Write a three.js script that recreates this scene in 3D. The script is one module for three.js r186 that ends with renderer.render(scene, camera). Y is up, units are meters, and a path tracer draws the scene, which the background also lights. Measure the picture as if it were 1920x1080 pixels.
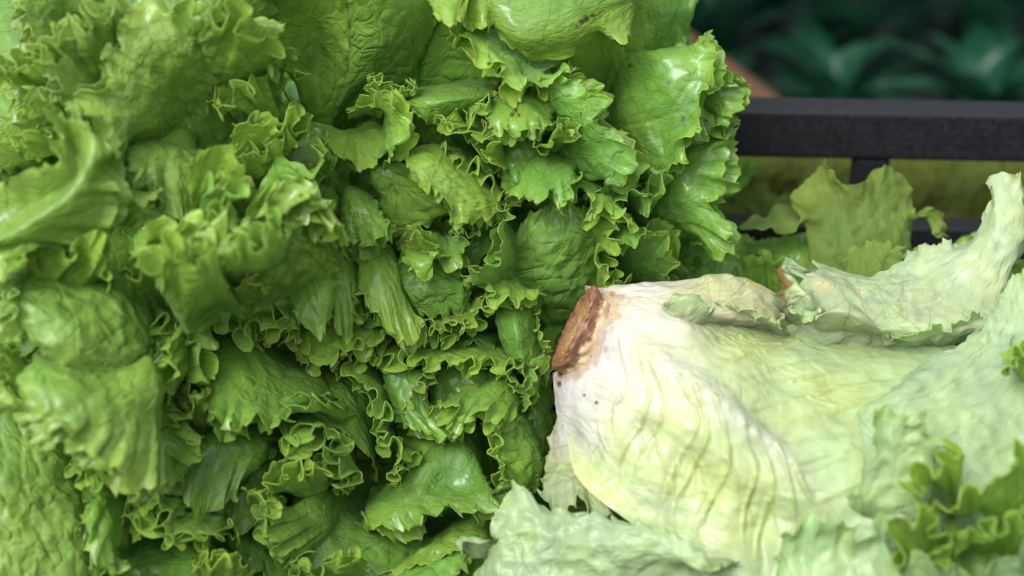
import * as THREE from 'three';
import { RoundedBoxGeometry } from 'three/addons/geometries/RoundedBoxGeometry.js';
import { mergeGeometries } from 'three/addons/utils/BufferGeometryUtils.js';
import { createNoise3D } from 'simplex-noise';

// ---------------------------------------------------------------- camera, sky, sun, exposure
const scene = new THREE.Scene();
const FOCUS = 0.62, PITCH = THREE.MathUtils.degToRad(28), FOV = 22;
const camera = new THREE.PerspectiveCamera(FOV, 1920 / 1080, 0.05, 60);
const target = new THREE.Vector3(0, 0.20, 0);
camera.position.set(0, target.y + FOCUS * Math.sin(PITCH), FOCUS * Math.cos(PITCH));
camera.lookAt(target);
camera.focus = FOCUS; camera.userData.fStop = 4.2;
camera.updateMatrixWorld(true);

const renderer = new THREE.WebGLRenderer({ antialias: true });
renderer.toneMapping = THREE.LinearToneMapping;
renderer.toneMappingExposure = 1.92;
renderer.shadowMap.enabled = true;

// bright overcast sky, whiter round the hidden sun
const sunDir = new THREE.Vector3(-0.48, 0.74, 0.48).normalize();
{
  const W = 128, H = 64, data = new Float32Array(W * H * 4), d = new THREE.Vector3();
  for (let j = 0; j < H; j++) for (let i = 0; i < W; i++) {
    const up = ((j + 0.5) / H - 0.5) * Math.PI, az = ((i + 0.5) / W - 0.5) * 2 * Math.PI, k = (j * W + i) * 4;
    d.set(Math.cos(az) * Math.cos(up), Math.sin(up), Math.sin(az) * Math.cos(up));
    const glow = Math.pow(Math.max(0, d.dot(sunDir)), 4), h = Math.max(0, d.y);
    const v = d.y > 0 ? 0.22 + 0.30 * h + 2.9 * glow : 0.05;
    data[k] = v * 0.93; data[k + 1] = v; data[k + 2] = v * 1.10; data[k + 3] = 1;
  }
  const sky = new THREE.DataTexture(data, W, H, THREE.RGBAFormat, THREE.FloatType);
  sky.mapping = THREE.EquirectangularReflectionMapping; sky.magFilter = sky.minFilter = THREE.LinearFilter; sky.needsUpdate = true;
  scene.background = sky; scene.environment = sky;
}
const sun = new THREE.DirectionalLight(new THREE.Color(1, 0.97, 0.92), 1.5);
sun.position.copy(sunDir).multiplyScalar(3); sun.castShadow = true; sun.shadow.radius = 34;
Object.assign(sun.shadow.camera, { left: -1, right: 1, top: 1, bottom: -1, near: 0.1, far: 8 });
sun.shadow.mapSize.set(2048, 2048);
scene.add(sun, sun.target);

// ---------------------------------------------------------------- helpers
function rngFrom(seed) { let a = seed >>> 0; return () => { a = (a + 0x6D2B79F5) >>> 0; let t = Math.imul(a ^ (a >>> 15), 1 | a); t = (t + Math.imul(t ^ (t >>> 7), 61 | t)) ^ t; return ((t ^ (t >>> 14)) >>> 0) / 4294967296; }; }
const noise3 = createNoise3D(rngFrom(77));
const clamp = THREE.MathUtils.clamp, lerp = THREE.MathUtils.lerp, sstep = THREE.MathUtils.smoothstep;
const camRight = new THREE.Vector3(), camUp = new THREE.Vector3(), camBack = new THREE.Vector3();
camera.matrixWorld.extractBasis(camRight, camUp, camBack);
const PXF = 540 / Math.tan(THREE.MathUtils.degToRad(FOV / 2));
// a direction read off the photograph and a distance (mm behind the plane of focus) give a point of the heap
let ZO = [0, 0, 1];
function at(px, py, dmm) {
  const x = ZO[0] + px / ZO[2], y = ZO[1] + py / ZO[2], depth = FOCUS + dmm / 1000;
  return camera.position.clone().addScaledVector(camBack, -depth).addScaledVector(camRight, (x - 960) / PXF * depth).addScaledVector(camUp, (540 - y) / PXF * depth);
}
function zoom(ox, oy, k) { ZO = [ox, oy, k]; }
const taken = {};
function numbered(n) { const k = taken[n] = (taken[n] ?? -1) + 1; return k ? n + '_' + String(k).padStart(3, '0') : n; }
function thing(name, label, category, position, group) {
  const o = new THREE.Group(); o.name = numbered(name); o.position.copy(position); o.userData = { label, category };
  if (group) o.userData.group = group;
  scene.add(o); return o;
}
function shadows(m) { m.castShadow = m.receiveShadow = true; return m; }
function part(parent, name, geometry, material) {      // geometry is given in world metres
  const g = parent.isScene ? geometry : geometry.translate(-parent.position.x, -parent.position.y, -parent.position.z);
  const m = shadows(new THREE.Mesh(g, material)); m.name = name; parent.add(m); return m;
}

// ---------------------------------------------------------------- textures: vein tree, vein net and blisters of a lettuce leaf
function leafTextures(seed, { net, cells, tint, line, lineDark, freckles, tree = true }) {
  const S = 1024, r = rngFrom(seed), cv = document.createElement('canvas'); cv.width = cv.height = S;
  const g = cv.getContext('2d'); g.fillStyle = '#000'; g.fillRect(0, 0, S, S); g.lineCap = 'round';
  function vein(x, y, a, len, w, depth) {
    const n = Math.max(4, Math.round(len / 14)); let bend = (r() - 0.5) * 0.03;
    for (let i = 0; i < n; i++) {
      const ww = w * (1 - 0.72 * i / n), nx = x + Math.cos(a) * len / n, ny = y + Math.sin(a) * len / n;
      g.strokeStyle = `rgba(255,255,255,${depth === 0 ? 1 : depth === 1 ? 0.8 : 0.5})`; g.lineWidth = Math.max(0.9, ww);
      g.beginPath(); g.moveTo(x, y); g.lineTo(nx, ny); g.stroke();
      x = nx; y = ny; a += bend + (r() - 0.5) * 0.14; if (r() < 0.2) bend = (r() - 0.5) * 0.05;
      if (depth < 2 && i > 0 && r() < (depth === 0 ? 0.34 : 0.22)) {
        const side = depth === 0 ? (i % 2 ? 1 : -1) : r() < 0.5 ? 1 : -1;
        vein(x, y, a + side * (0.5 + r() * 0.45), len * (depth === 0 ? 0.55 : 0.5) * (0.6 + 0.6 * r()) * (1 - 0.4 * i / n), ww * 0.6, depth + 1);
      }
    }
  }
  for (const [x, a, w] of [[0.5, 0, 9], [0.33, -0.30, 6], [0.67, 0.30, 6], [0.12, -0.45, 5], [0.88, 0.45, 5]])
    if (tree) vein(x * S, S + 4, -Math.PI / 2 + a + (r() - 0.5) * 0.1, S * (1 - Math.abs(a) * 0.3), w, 0);
  const lines = g.getImageData(0, 0, S, S).data;
  // blisters: cells of a jittered net
  const N = cells, pts = []; for (let i = 0; i < N * N; i++) pts.push([r(), r(), 0.5 + r()]);
  const col = new Uint8Array(S * S * 4), bmp = new Uint8Array(S * S * 4);
  for (let j = 0; j < S; j++) for (let i = 0; i < S; i++) {
    const row = S - 1 - j, k = (row * S + i) * 4;                         // DataTexture rows start at v = 0
    const wx = 0.35 * noise3(i / 60, j / 60, seed), wy = 0.35 * noise3(i / 60, j / 60, seed + 9);
    const x = i / S * N + wx, y = j / S * N + wy, cx = Math.floor(x), cy = Math.floor(y); let f1 = 9, f2 = 9, hgt = 1;
    for (let a = -1; a <= 1; a++) for (let b = -1; b <= 1; b++) {
      const p = pts[((cy + b + N) % N) * N + (cx + a + N) % N], dx = cx + a + p[0] - x, dy = cy + b + p[1] - y, d = Math.sqrt(dx * dx + dy * dy);
      if (d < f1) { f2 = f1; f1 = d; hgt = p[2]; } else if (d < f2) f2 = d;
    }
    const seam = 1 - sstep(f2 - f1, 0.0, net), v = lines[(j * S + i) * 4] / 255, fine = noise3(i / 9, j / 9, seed + 3), mid = noise3(i / 70, j / 70, seed + 5), broad = noise3(i / 260, j / 260, seed + 7);
    const dome = hgt * (1 - f1 * f1) * sstep(f2 - f1, 0, 0.5);
    const vv = Math.max(v, 0.62 * seam * clamp(0.62 + 0.5 * mid, 0, 1));
    let b = 0.86 + 0.05 * mid + 0.045 * broad + 0.022 * fine;
    const speck = noise3(i / 14, j / 14, seed + 31) > freckles ? 0.72 : 1;
    for (let c = 0; c < 3; c++) {
      let q = b * (1 + tint[c] * broad);
      q = lerp(q, lineDark ? q * line[c] : line[c], vv * 0.8);
      col[k + c] = 255 * Math.pow(clamp(q * (c === 2 ? 1 : speck * (c ? 1 : 1.04)), 0, 1), 1 / 2.2);
    }
    col[k + 3] = bmp[k + 3] = 255;
    const h = 0.34 + 0.34 * dome * 0.8 + 0.05 * mid + 0.03 * fine - 0.15 * vv;
    bmp[k] = bmp[k + 1] = bmp[k + 2] = 255 * clamp(h, 0, 1);
  }
  const tex = (d, srgb) => { const t = new THREE.DataTexture(d, S, S, THREE.RGBAFormat); t.wrapS = t.wrapT = THREE.MirroredRepeatWrapping; t.magFilter = THREE.LinearFilter; t.minFilter = THREE.LinearMipmapLinearFilter; t.generateMipmaps = true; if (srgb) t.colorSpace = THREE.SRGBColorSpace; t.needsUpdate = true; return t; };
  return { map: tex(col, true), bump: tex(bmp, false) };
}
const texGreen = leafTextures(11, { net: 0.10, cells: 22, tint: [0.05, 0, -0.1], line: [0.62, 0.72, 0.7], lineDark: true, freckles: 0.93 });
const texSavoy = leafTextures(23, { net: 0.16, cells: 17, tint: [0.08, 0, -0.1], line: [0.98, 1.0, 0.95], lineDark: false, freckles: 0.93 });
const texPale = leafTextures(37, { net: 0.07, cells: 15, tint: [0.03, 0.01, -0.12], line: [0.62, 0.78, 0.52], lineDark: true, freckles: 0.97 });
const texMain = leafTextures(53, { net: 0.08, cells: 17, tint: [0.04, 0.01, -0.14], line: [0.72, 0.84, 0.6], lineDark: true, freckles: 0.97, tree: false });
const leafMat = (t, o) => new THREE.MeshPhysicalMaterial({ color: 0xffffff, vertexColors: true, map: t.map, bumpMap: t.bump, roughness: 1, metalness: 0, side: THREE.DoubleSide, thickness: 0, transmission: 0.45, clearcoat: 0.75, clearcoatRoughness: 0.24, specularIntensity: 0.08, ...o });
const M = {
  green: leafMat(texGreen, { bumpScale: 0.0011 }),
  matte: leafMat(texGreen, { bumpScale: 0.0006, clearcoat: 0.12, clearcoatRoughness: 0.5 }),
  savoy: leafMat(texSavoy, { bumpScale: 0.0022, clearcoat: 0.65, clearcoatRoughness: 0.32 }),
  main: leafMat(texMain, { bumpScale: 0.0006, transmission: 0.34, clearcoat: 0.7, clearcoatRoughness: 0.28 }),
  pale: leafMat(texPale, { bumpScale: 0.0008, transmission: 0.36, clearcoat: 0.6, clearcoatRoughness: 0.30 }),
};

// ---------------------------------------------------------------- leaf colours, linear: [base, middle, edge, rim]
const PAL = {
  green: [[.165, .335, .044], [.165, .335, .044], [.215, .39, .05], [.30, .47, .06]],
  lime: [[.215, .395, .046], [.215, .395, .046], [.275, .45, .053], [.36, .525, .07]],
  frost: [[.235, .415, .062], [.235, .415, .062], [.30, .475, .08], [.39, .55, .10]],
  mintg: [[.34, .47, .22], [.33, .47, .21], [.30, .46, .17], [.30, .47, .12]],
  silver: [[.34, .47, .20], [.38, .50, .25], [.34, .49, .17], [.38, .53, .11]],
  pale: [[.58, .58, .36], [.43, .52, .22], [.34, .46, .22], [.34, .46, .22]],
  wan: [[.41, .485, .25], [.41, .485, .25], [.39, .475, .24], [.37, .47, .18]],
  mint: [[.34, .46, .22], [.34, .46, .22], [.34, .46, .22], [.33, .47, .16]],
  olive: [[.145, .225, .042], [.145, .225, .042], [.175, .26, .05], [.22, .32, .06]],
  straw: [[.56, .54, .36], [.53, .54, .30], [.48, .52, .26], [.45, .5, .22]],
  yellow: [[.085, .105, .014], [.085, .105, .014], [.10, .125, .018], [.13, .16, .025]],  // albedo lowered to carry the shade of the crate wall
};

// ---------------------------------------------------------------- one leaf: a sheet lofted through rows that run from its base to its free edge
function spline(rows, n) {        // resample a row of points to n + 1 points, even in length
  if (rows.length === 2) rows = [rows[0], rows[0].clone().lerp(rows[1], 0.5), rows[1]];
  const c = new THREE.CatmullRomCurve3(rows, false, 'centripetal'); c.arcLengthDivisions = 120;
  return c.getSpacedPoints(n);
}
let leafSeed = 100;
const bruiseC = [.24, .19, .05];
const V0 = new THREE.Vector3();
let triangles = 0;
function leaf(head, pal, look, rowsPx) {
  const o = Array.isArray(look) ? { amp: look[0], n: (look[1] ?? 3) * 1.3, ...(look[2] ?? {}) } : { amp: 0, n: 3, ...look };
  const C = PAL[pal], seed = o.seed ?? leafSeed++, r = rngFrom(seed * 7919);
  let rows = rowsPx.map((row) => row.map((p) => at(p[0], p[1], p[2])));
  const deeper = (p, m) => p.addScaledVector(V0.subVectors(p, camera.position).normalize(), m);
  if (o.ext !== 0) {        // the blade goes on into the heap, behind its base and at both sides
    const k = o.ext ?? 0.30, raw = rows.at(-1).reduce((q, p, n, row) => q + (n ? p.distanceTo(row[n - 1]) : 0), 0), plunge = o.plunge !== undefined ? o.plunge / 1000 : Math.min(0.011, 0.15 * raw);
    rows = rows.map((row) => { const a = row[0], b = row[1], y = row.at(-2), z = row.at(-1), la = clamp(a.distanceTo(b) * k, 0.003, 0.014), lz = clamp(z.distanceTo(y) * k, 0.003, 0.014); return [deeper(a.clone().addScaledVector(V0.subVectors(a, b).normalize(), la), plunge), ...row, deeper(z.clone().addScaledVector(V0.subVectors(z, y).normalize(), lz), plunge)]; });
  }
  if (o.tail !== 0 && !o.both) {
    const e0 = spline(rows[0], 8), e1 = spline(rows[1], 8);
    rows.unshift(e0.map((p, i) => { const d = p.clone().sub(e1[i]), l = clamp(d.length() * 0.8, 0.008, 0.02); return deeper(p.clone().addScaledVector(d.normalize(), l), (o.tail ?? 16) / 1000); }));
  }
  const lens = rows.map((row) => { let s = 0; for (let i = 1; i < row.length; i++) s += row[i].distanceTo(row[i - 1]); return s; });
  const Ls = Math.max(...lens), midOf = rows.map((row) => row[Math.floor(row.length / 2)]);
  let Lt = 0; for (let i = 1; i < midOf.length; i++) Lt += midOf[i].distanceTo(midOf[i - 1]);
  const step = o.step ?? 0.0014;
  const NS = clamp(Math.round(Math.max(Ls / step, o.amp ? o.n * 20 : 0)), 30, o.maxS ?? 210), NT = clamp(Math.round(Lt * 1.15 / step), 16, o.maxT ?? 90);
  const even = rows.map((row) => spline(row, NS));
  // base sheet
  const B = [];
  for (let i = 0; i <= NS; i++) {
    let col = even.map((e) => e[i]);
    if (col.length === 2) col = [col[0], col[0].clone().lerp(col[1], 0.5), col[1]];
    const c = new THREE.CatmullRomCurve3(col, false, 'centripetal');
    for (let j = 0; j <= NT; j++) (B[j] ??= [])[i] = c.getPoint(j / NT);
  }
  const T = new THREE.Vector3(), O = new THREE.Vector3(), N = new THREE.Vector3(), V = new THREE.Vector3(); let face = 0;
  const frame = (i, j) => {
    T.subVectors(B[j][Math.min(NS, i + 2)], B[j][Math.max(0, i - 2)]).normalize();
    O.subVectors(B[Math.min(NT, j + 2)][i], B[Math.max(0, j - 2)][i]);
    if (O.lengthSq() < 1e-12) O.copy(camUp); O.normalize();
    N.crossVectors(T, O); if (N.lengthSq() < 1e-8) N.copy(camBack); N.normalize();
  };
  for (let k = 0; k < 60; k++) { const i = Math.floor(r() * NS), j = Math.floor(r() * NT); frame(i, j); face += N.dot(V.subVectors(camera.position, B[j][i]).normalize()); }
  const sign = face < 0 ? -1 : 1;
  const ribs = (o.ribs ?? []).map((rib) => ({ pts: rib.p.map((q) => { let best = null, bd = 1e9; const ray = at(q[0], q[1], 0).sub(camera.position).normalize(); for (let j = 0; j <= NT; j += 2) for (let i = 0; i <= NS; i += 2) { V.subVectors(B[j][i], camera.position); const d = V.cross(ray).lengthSq(); if (d < bd) { bd = d; best = B[j][i].clone(); } } return best; }), h: rib.h / 1000, w: rib.w / 1000, tone: rib.tone, k: rib.k }));
  if (o.mid !== 0 && !o.ribs && !o.both && Lt > 0.026 && Ls > 0.03) {        // sunken midrib and side veins of a broad blade
    const g = (s, t) => B[clamp(Math.round(t * NT), 0, NT)][clamp(Math.round(s * NS), 0, NS)].clone(), c0 = 0.42 + 0.16 * r(), vt = [C[1][0] * 1.5 + 0.04, C[1][1] * 1.25 + 0.04, C[1][2] * 1.6 + 0.01];
    ribs.push({ pts: [g(c0, 0), g(c0 + 0.02, 0.3), g(c0 - 0.02, 0.6), g(c0, 0.92)], h: -0.0010, w: 0.0013, tone: vt, k: 0.55 });
    for (let k = 0; k < 8; k++) { const d = k % 2 ? 1 : -1, t0 = 0.12 + 0.09 * k, l = 0.18 + 0.14 * r(); ribs.push({ pts: [g(c0, t0), g(c0 + d * l * 0.5, t0 + 0.12), g(c0 + d * l, t0 + 0.30)], h: -0.0007, w: 0.0009, tone: vt, k: 0.4 }); }
  }
  for (const rb of ribs) rb.pts = spline(rb.pts, o.ribs ? 10 : 5);
  const bw = new THREE.Vector3();
  const spots = (o.spots ?? []).map((q) => ({ p: at(q[0], q[1], 0).sub(camera.position).normalize(), r: q[2] / 1000, c: q[3] }));
  const seg = new THREE.Line3(), near = new THREE.Vector3();
  const amp = 1.15 * o.amp / 1000, ph = r() * 6.28, lam = Math.max(2.7 * amp, 0.0055) * (o.reach ?? 1), back = (o.back ?? 0.05) * Ls, round = o.round ?? 0.16, wrk = (o.wrk ?? 0) / 1000, loop = 0.72 * (o.loop ?? 0.6), teeth = (o.teeth ?? 1.8) / 1000, pk = (o.pk ?? 1.2) / 1000, curl = (o.curl ?? 0) / 1000, warp = o.warp ?? 1.2;
  const uc = r(), flip = r() < 0.5 ? -1 : 1, tile = o.tile ?? 0.15, v0 = o.v0 ?? r() * 0.25, uMid = o.uMid ?? 0.3 + 0.4 * r();
  const sets = o.both ? [0, 1] : [1];
  const rim = amp > 0 || o.rim ? [0.4, 1.2, 2.2, 3.14] : [];
  const rowsN = NT + 1 + rim.length, pos = new Float32Array((NS + 1) * rowsN * 3), uv = new Float32Array((NS + 1) * rowsN * 2), colr = new Float32Array((NS + 1) * rowsN * 3);
  const P = new THREE.Vector3(), edgeN = [], edgeO = [], rimR = (o.rimR ?? 0.22) / 1000, tmp = new THREE.Vector3();
  const tint = 1 + (r() - 0.5) * (pal === 'green' || pal === 'lime' ? 0.24 : 0.10), warm = (r() - 0.5) * (pal === 'green' || pal === 'lime' ? 0.20 : 0.06);
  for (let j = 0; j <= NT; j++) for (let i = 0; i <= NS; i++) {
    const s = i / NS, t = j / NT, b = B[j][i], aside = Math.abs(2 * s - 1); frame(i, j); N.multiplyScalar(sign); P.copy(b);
    const ends = sstep(Math.min(s, 1 - s), 0, 0.06) * 0.75 + 0.25;
    let dn = 0, ds = 0, dO = 0;
    for (const e of sets) {
      const q = e ? t : 1 - t;
      if (amp && q > 0.02) {
        const far = (1 - q) * Lt, w = Math.exp(-far / lam) * sstep(q, 0, 0.35) * ends, lob = s * o.n;
        const phi = 6.2832 * lob + ph + e * 2 + warp * 1.6 * noise3(lob * 0.55, seed * 1.7, e * 4) + 0.5 * noise3(lob * 1.6, t * 1.5, seed);
        const a = amp * (0.75 + 0.6 * noise3(lob * 0.45, seed * 3.1, 5 + e));
        dn += a * w * (Math.sin(phi) + 0.30 * Math.sin(2.0 * phi + 1.1 + seed));
        ds += a * w * loop * Math.sin(2 * phi) * flip;
        const w2 = Math.exp(-far / (0.42 * lam)) * ends, phi2 = phi * 2.63 + 2 * noise3(lob * 1.3, seed, 9);
        dn += 0.32 * a * w2 * Math.sin(phi2); ds += 0.14 * a * w2 * Math.cos(phi2 + 1);
        dO += (e ? 1 : -1) * (a * w * 0.32 * Math.cos(phi * 1.0 + 1.2) - 0.25 * a * w);
      }
      if (amp) { const lob = s * Ls / 0.0075, f = lob + 0.8 * noise3(lob * 0.5, seed, 2), saw = Math.abs((f - Math.floor(f)) * 2 - 1); dO += (e ? 1 : -1) * teeth * Math.pow(q, 9) * (saw * 1.5 - 0.8 + 0.9 * noise3(lob * 0.33, seed, 12) + 0.5 * noise3(lob * 2.2, seed, 14)); }
    }
    dn += curl * Math.pow(t, 3);
    // the sides turn away and the corners of the free edge round off unevenly
    const nook = Math.pow(aside, 5), uneven = noise3(t * Lt / 0.011, seed * 2.3, s > 0.5 ? 3 : 8);
    dn -= back * Math.pow(aside, 3) * (0.6 + 0.4 * t);
    dO -= round * Math.min(Lt, 0.03) * nook * t * t;
    ds -= (s > 0.5 ? 1 : -1) * Math.pow(aside, 8) * (0.0008 + 0.0022 * uneven) * Math.min(1, Ls / 0.03) * (o.back === 0 ? 0 : 1);
    dn += 0.0025 * Math.pow(aside, 6) * noise3(t * Lt / 0.009, seed * 1.3, s > 0.5 ? 13 : 18) * (o.back === 0 ? 0 : 1);
    if (wrk) dn += wrk * (0.7 * noise3(s * 16 + 2 * noise3(s * 4, t * 3, 4), t * 4.5, seed) + 0.45 * noise3(s * 34, t * 8, seed + 5)) * sstep(t, 0.08, 0.3);
    // puckers and long waves of the blade
    const x = b.x * 1000, y = b.y * 1000, z = b.z * 1000;
    dn += pk * (0.8 * noise3(x / 34 + seed, y / 34, z / 34) + 0.55 * (0.6 - Math.abs(noise3(x / 15, y / 15 + seed, z / 15))) + 0.22 * noise3(x / 7, y / 7, z / 7 + seed));
    const tones = [];
    if (ribs.length) bw.copy(b).addScaledVector(T, 0.0012 * noise3(x / 24, y / 24, z / 24 + 50)).addScaledVector(O, 0.0012 * noise3(x / 24, y / 24, z / 24 + 80));
    for (const rb of ribs) {
      let best = 1e9, along = 0;
      for (let k = 1; k < rb.pts.length; k++) { seg.start.copy(rb.pts[k - 1]); seg.end.copy(rb.pts[k]); const tt = seg.closestPointToPointParameter(bw, true); seg.at(tt, near); const d = near.distanceTo(bw); if (d < best) { best = d; along = (k - 1 + tt) / (rb.pts.length - 1); } }
      const ww = rb.w * (1 - 0.5 * along), vary = rb.h < 0 ? clamp(0.55 + 0.8 * noise3(x / 40, y / 40, z / 40 + 7), 0, 1.4) * sstep(along, 0, 0.3) : 1, gss = vary * Math.exp(-(best * best) / (ww * ww)) * sstep(1 - along, 0, 0.3);
      const wide = Math.exp(-(best * best) / (ww * ww * 7)); dn += rb.h * (gss - (rb.h > 0 ? 0.45 * wide : 0)) * (1 - 0.4 * along); if (rb.tone && gss > 0.03) tones.push([rb.tone, gss * (rb.k ?? 0.6)]);
    }
    P.addScaledVector(N, dn).addScaledVector(T, ds).addScaledVector(O, dO);
    const k = j * (NS + 1) + i; pos[k * 3] = P.x; pos[k * 3 + 1] = P.y; pos[k * 3 + 2] = P.z;
    uv[k * 2] = uMid + flip * (s - 0.5) * (Ls / tile) * lerp(0.55, 1, t); uv[k * 2 + 1] = v0 + t * Lt / tile;
    // pigment: paler towards the thin margin, mottled
    const mott = noise3(x / 26 + 40, y / 26, z / 26 + seed), m2 = noise3(x / 9, y / 9, z / 9 + seed * 2), te = clamp((o.both ? Math.max(t, 1 - t) * 2 - 1 : t) + 0.10 * mott, 0, 1);
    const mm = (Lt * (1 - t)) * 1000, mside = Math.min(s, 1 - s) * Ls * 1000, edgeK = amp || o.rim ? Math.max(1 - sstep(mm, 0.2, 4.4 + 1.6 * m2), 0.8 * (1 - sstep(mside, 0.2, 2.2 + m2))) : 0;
    const bruise = noise3(x / 6 + 9, y / 6, z / 6 + seed);
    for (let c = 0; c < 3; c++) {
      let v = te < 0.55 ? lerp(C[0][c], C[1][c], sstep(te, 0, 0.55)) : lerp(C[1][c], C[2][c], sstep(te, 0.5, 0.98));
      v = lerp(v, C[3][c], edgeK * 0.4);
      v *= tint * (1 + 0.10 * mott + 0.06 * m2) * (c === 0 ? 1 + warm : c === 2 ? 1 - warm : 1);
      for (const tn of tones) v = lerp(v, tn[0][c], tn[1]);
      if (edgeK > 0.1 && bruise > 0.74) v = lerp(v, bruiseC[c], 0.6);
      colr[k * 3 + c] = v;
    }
    if (o.paint) { const pc = o.paint(P, s, t, [colr[k * 3], colr[k * 3 + 1], colr[k * 3 + 2]]); colr[k * 3] = pc[0]; colr[k * 3 + 1] = pc[1]; colr[k * 3 + 2] = pc[2]; }
    for (const sp of spots) { V.subVectors(P, camera.position); const d = V.cross(sp.p).length() * (1 + 0.5 * m2); if (d < sp.r) { const q = sstep(sp.r - d, 0, sp.r * 0.7); for (let c = 0; c < 3; c++) colr[k * 3 + c] = lerp(colr[k * 3 + c], sp.c[c], q); } }
  }
  // rolled lip along the free edge
  const at3 = (j, i, v) => v.fromArray(pos, (j * (NS + 1) + i) * 3), a1 = new THREE.Vector3(), a2 = new THREE.Vector3();
  if (rim.length) for (let i = 0; i <= NS; i++) {
    at3(NT, i, P); at3(NT - 1, i, a1); O.subVectors(P, a1).normalize();
    at3(NT, Math.min(NS, i + 1), a1); at3(NT, Math.max(0, i - 1), a2); T.subVectors(a1, a2).normalize();
    N.crossVectors(T, O).normalize().multiplyScalar(sign);
    rim.forEach((ang, m) => {
      const k = (NT + 1 + m) * (NS + 1) + i, k0 = NT * (NS + 1) + i;
      tmp.copy(P).addScaledVector(O, rimR * Math.sin(ang)).addScaledVector(N, -rimR * (1 - Math.cos(ang)));
      tmp.toArray(pos, k * 3); uv[k * 2] = uv[k0 * 2]; uv[k * 2 + 1] = uv[k0 * 2 + 1];
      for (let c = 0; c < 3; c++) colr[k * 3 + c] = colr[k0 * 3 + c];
    });
  }
  const idx = new Uint32Array(NS * (rowsN - 1) * 6); let q = 0;
  for (let j = 0; j < rowsN - 1; j++) for (let i = 0; i < NS; i++) {
    const a = j * (NS + 1) + i, b = a + 1, c = a + NS + 1, d = c + 1;
    if (sign > 0) { idx[q++] = a; idx[q++] = b; idx[q++] = d; idx[q++] = a; idx[q++] = d; idx[q++] = c; } else { idx[q++] = a; idx[q++] = d; idx[q++] = b; idx[q++] = a; idx[q++] = c; idx[q++] = d; }
  }
  const g = new THREE.BufferGeometry();
  g.setAttribute('position', new THREE.BufferAttribute(pos, 3)); g.setAttribute('uv', new THREE.BufferAttribute(uv, 2)); g.setAttribute('color', new THREE.BufferAttribute(colr, 3)); g.setIndex(new THREE.BufferAttribute(idx, 1));
  g.computeVertexNormals(); triangles += idx.length / 3;
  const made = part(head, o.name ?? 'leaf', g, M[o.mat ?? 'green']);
  // crisp heads carry a second, shorter leaf close beneath each frilled one
  if (o.amp >= 1.8 && dense.has(head) && !o.under) {
    const zo = ZO, shift = 1.4 + 2.2 * r(); ZO = [0, 0, 1];
    const two = rowsPx.slice(-2).map((row, n) => row.map((p, m) => { const b = rowsPx.at(-2), q = b[Math.min(b.length - 1, Math.round(m / Math.max(1, row.length - 1) * (b.length - 1)))], e = n ? [p[0] - q[0], p[1] - q[1]] : [0, 0], l = Math.hypot(e[0], e[1]) || 1, k = n ? 24 + 14 * r() : 0; return [zo[0] + (p[0] + e[0] / l * k) / zo[2], zo[1] + (p[1] + e[1] / l * k) / zo[2], p[2] + 5 + shift]; }));
    leaf(head, pal, { ...o, ribs: undefined, spots: undefined, amp: o.amp * 0.9, n: o.n * 1.15, seed: seed + 5000, under: true, step: 0.0018, maxS: 170, maxT: 40, mid: 0 }, two);
    ZO = zo;
  }
  return made;
}
const dense = new Set();

// ---------------------------------------------------------------- the setting: the table under the crates
const plastic = (() => {
  const S = 256, c = new Uint8Array(S * S * 4), ro = new Uint8Array(S * S * 4);
  for (let j = 0; j < S; j++) for (let i = 0; i < S; i++) {
    const k = (j * S + i) * 4, n = noise3(i / 20, j / 20, 2), f = noise3(i / 3, j / 3, 6), dust = Math.max(0, noise3(i / 7, j / 9, 8) - 0.35) + Math.max(0, noise3(i / 2.2, j / 2.2, 12) - 0.62);
    const v = 0.0065 + 0.002 * n + 0.001 * f + 0.022 * dust;
    c[k] = 255 * Math.pow(v * 1.05, 1 / 2.2); c[k + 1] = 255 * Math.pow(v * 0.98, 1 / 2.2); c[k + 2] = 255 * Math.pow(v * 1.2, 1 / 2.2); c[k + 3] = ro[k + 3] = 255;
    ro[k] = ro[k + 1] = ro[k + 2] = 255 * clamp(0.5 + 0.15 * n + dust * 0.5, 0, 1);
  }
  const t = (d, s) => { const x = new THREE.DataTexture(d, S, S); x.wrapS = x.wrapT = THREE.RepeatWrapping; x.repeat.set(3, 3); x.magFilter = THREE.LinearFilter; if (s) x.colorSpace = THREE.SRGBColorSpace; x.needsUpdate = true; return x; };
  return new THREE.MeshPhysicalMaterial({ color: 0xffffff, map: t(c, true), roughnessMap: t(ro, false), roughness: 1, specularIntensity: 0.3 });
})();
const rimPlastic = plastic.clone();
for (const k of ['map', 'roughnessMap']) { rimPlastic[k] = plastic[k].clone(); rimPlastic[k].repeat.set(9, 0.55); rimPlastic[k].needsUpdate = true; }
const ground = part(scene, 'ground', new THREE.BoxGeometry(6, 0.04, 6).translate(0, -0.04, -1), new THREE.MeshStandardMaterial({ color: new THREE.Color().setRGB(0.05, 0.052, 0.055), roughness: 0.9 }));
ground.userData.kind = 'structure';

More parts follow.
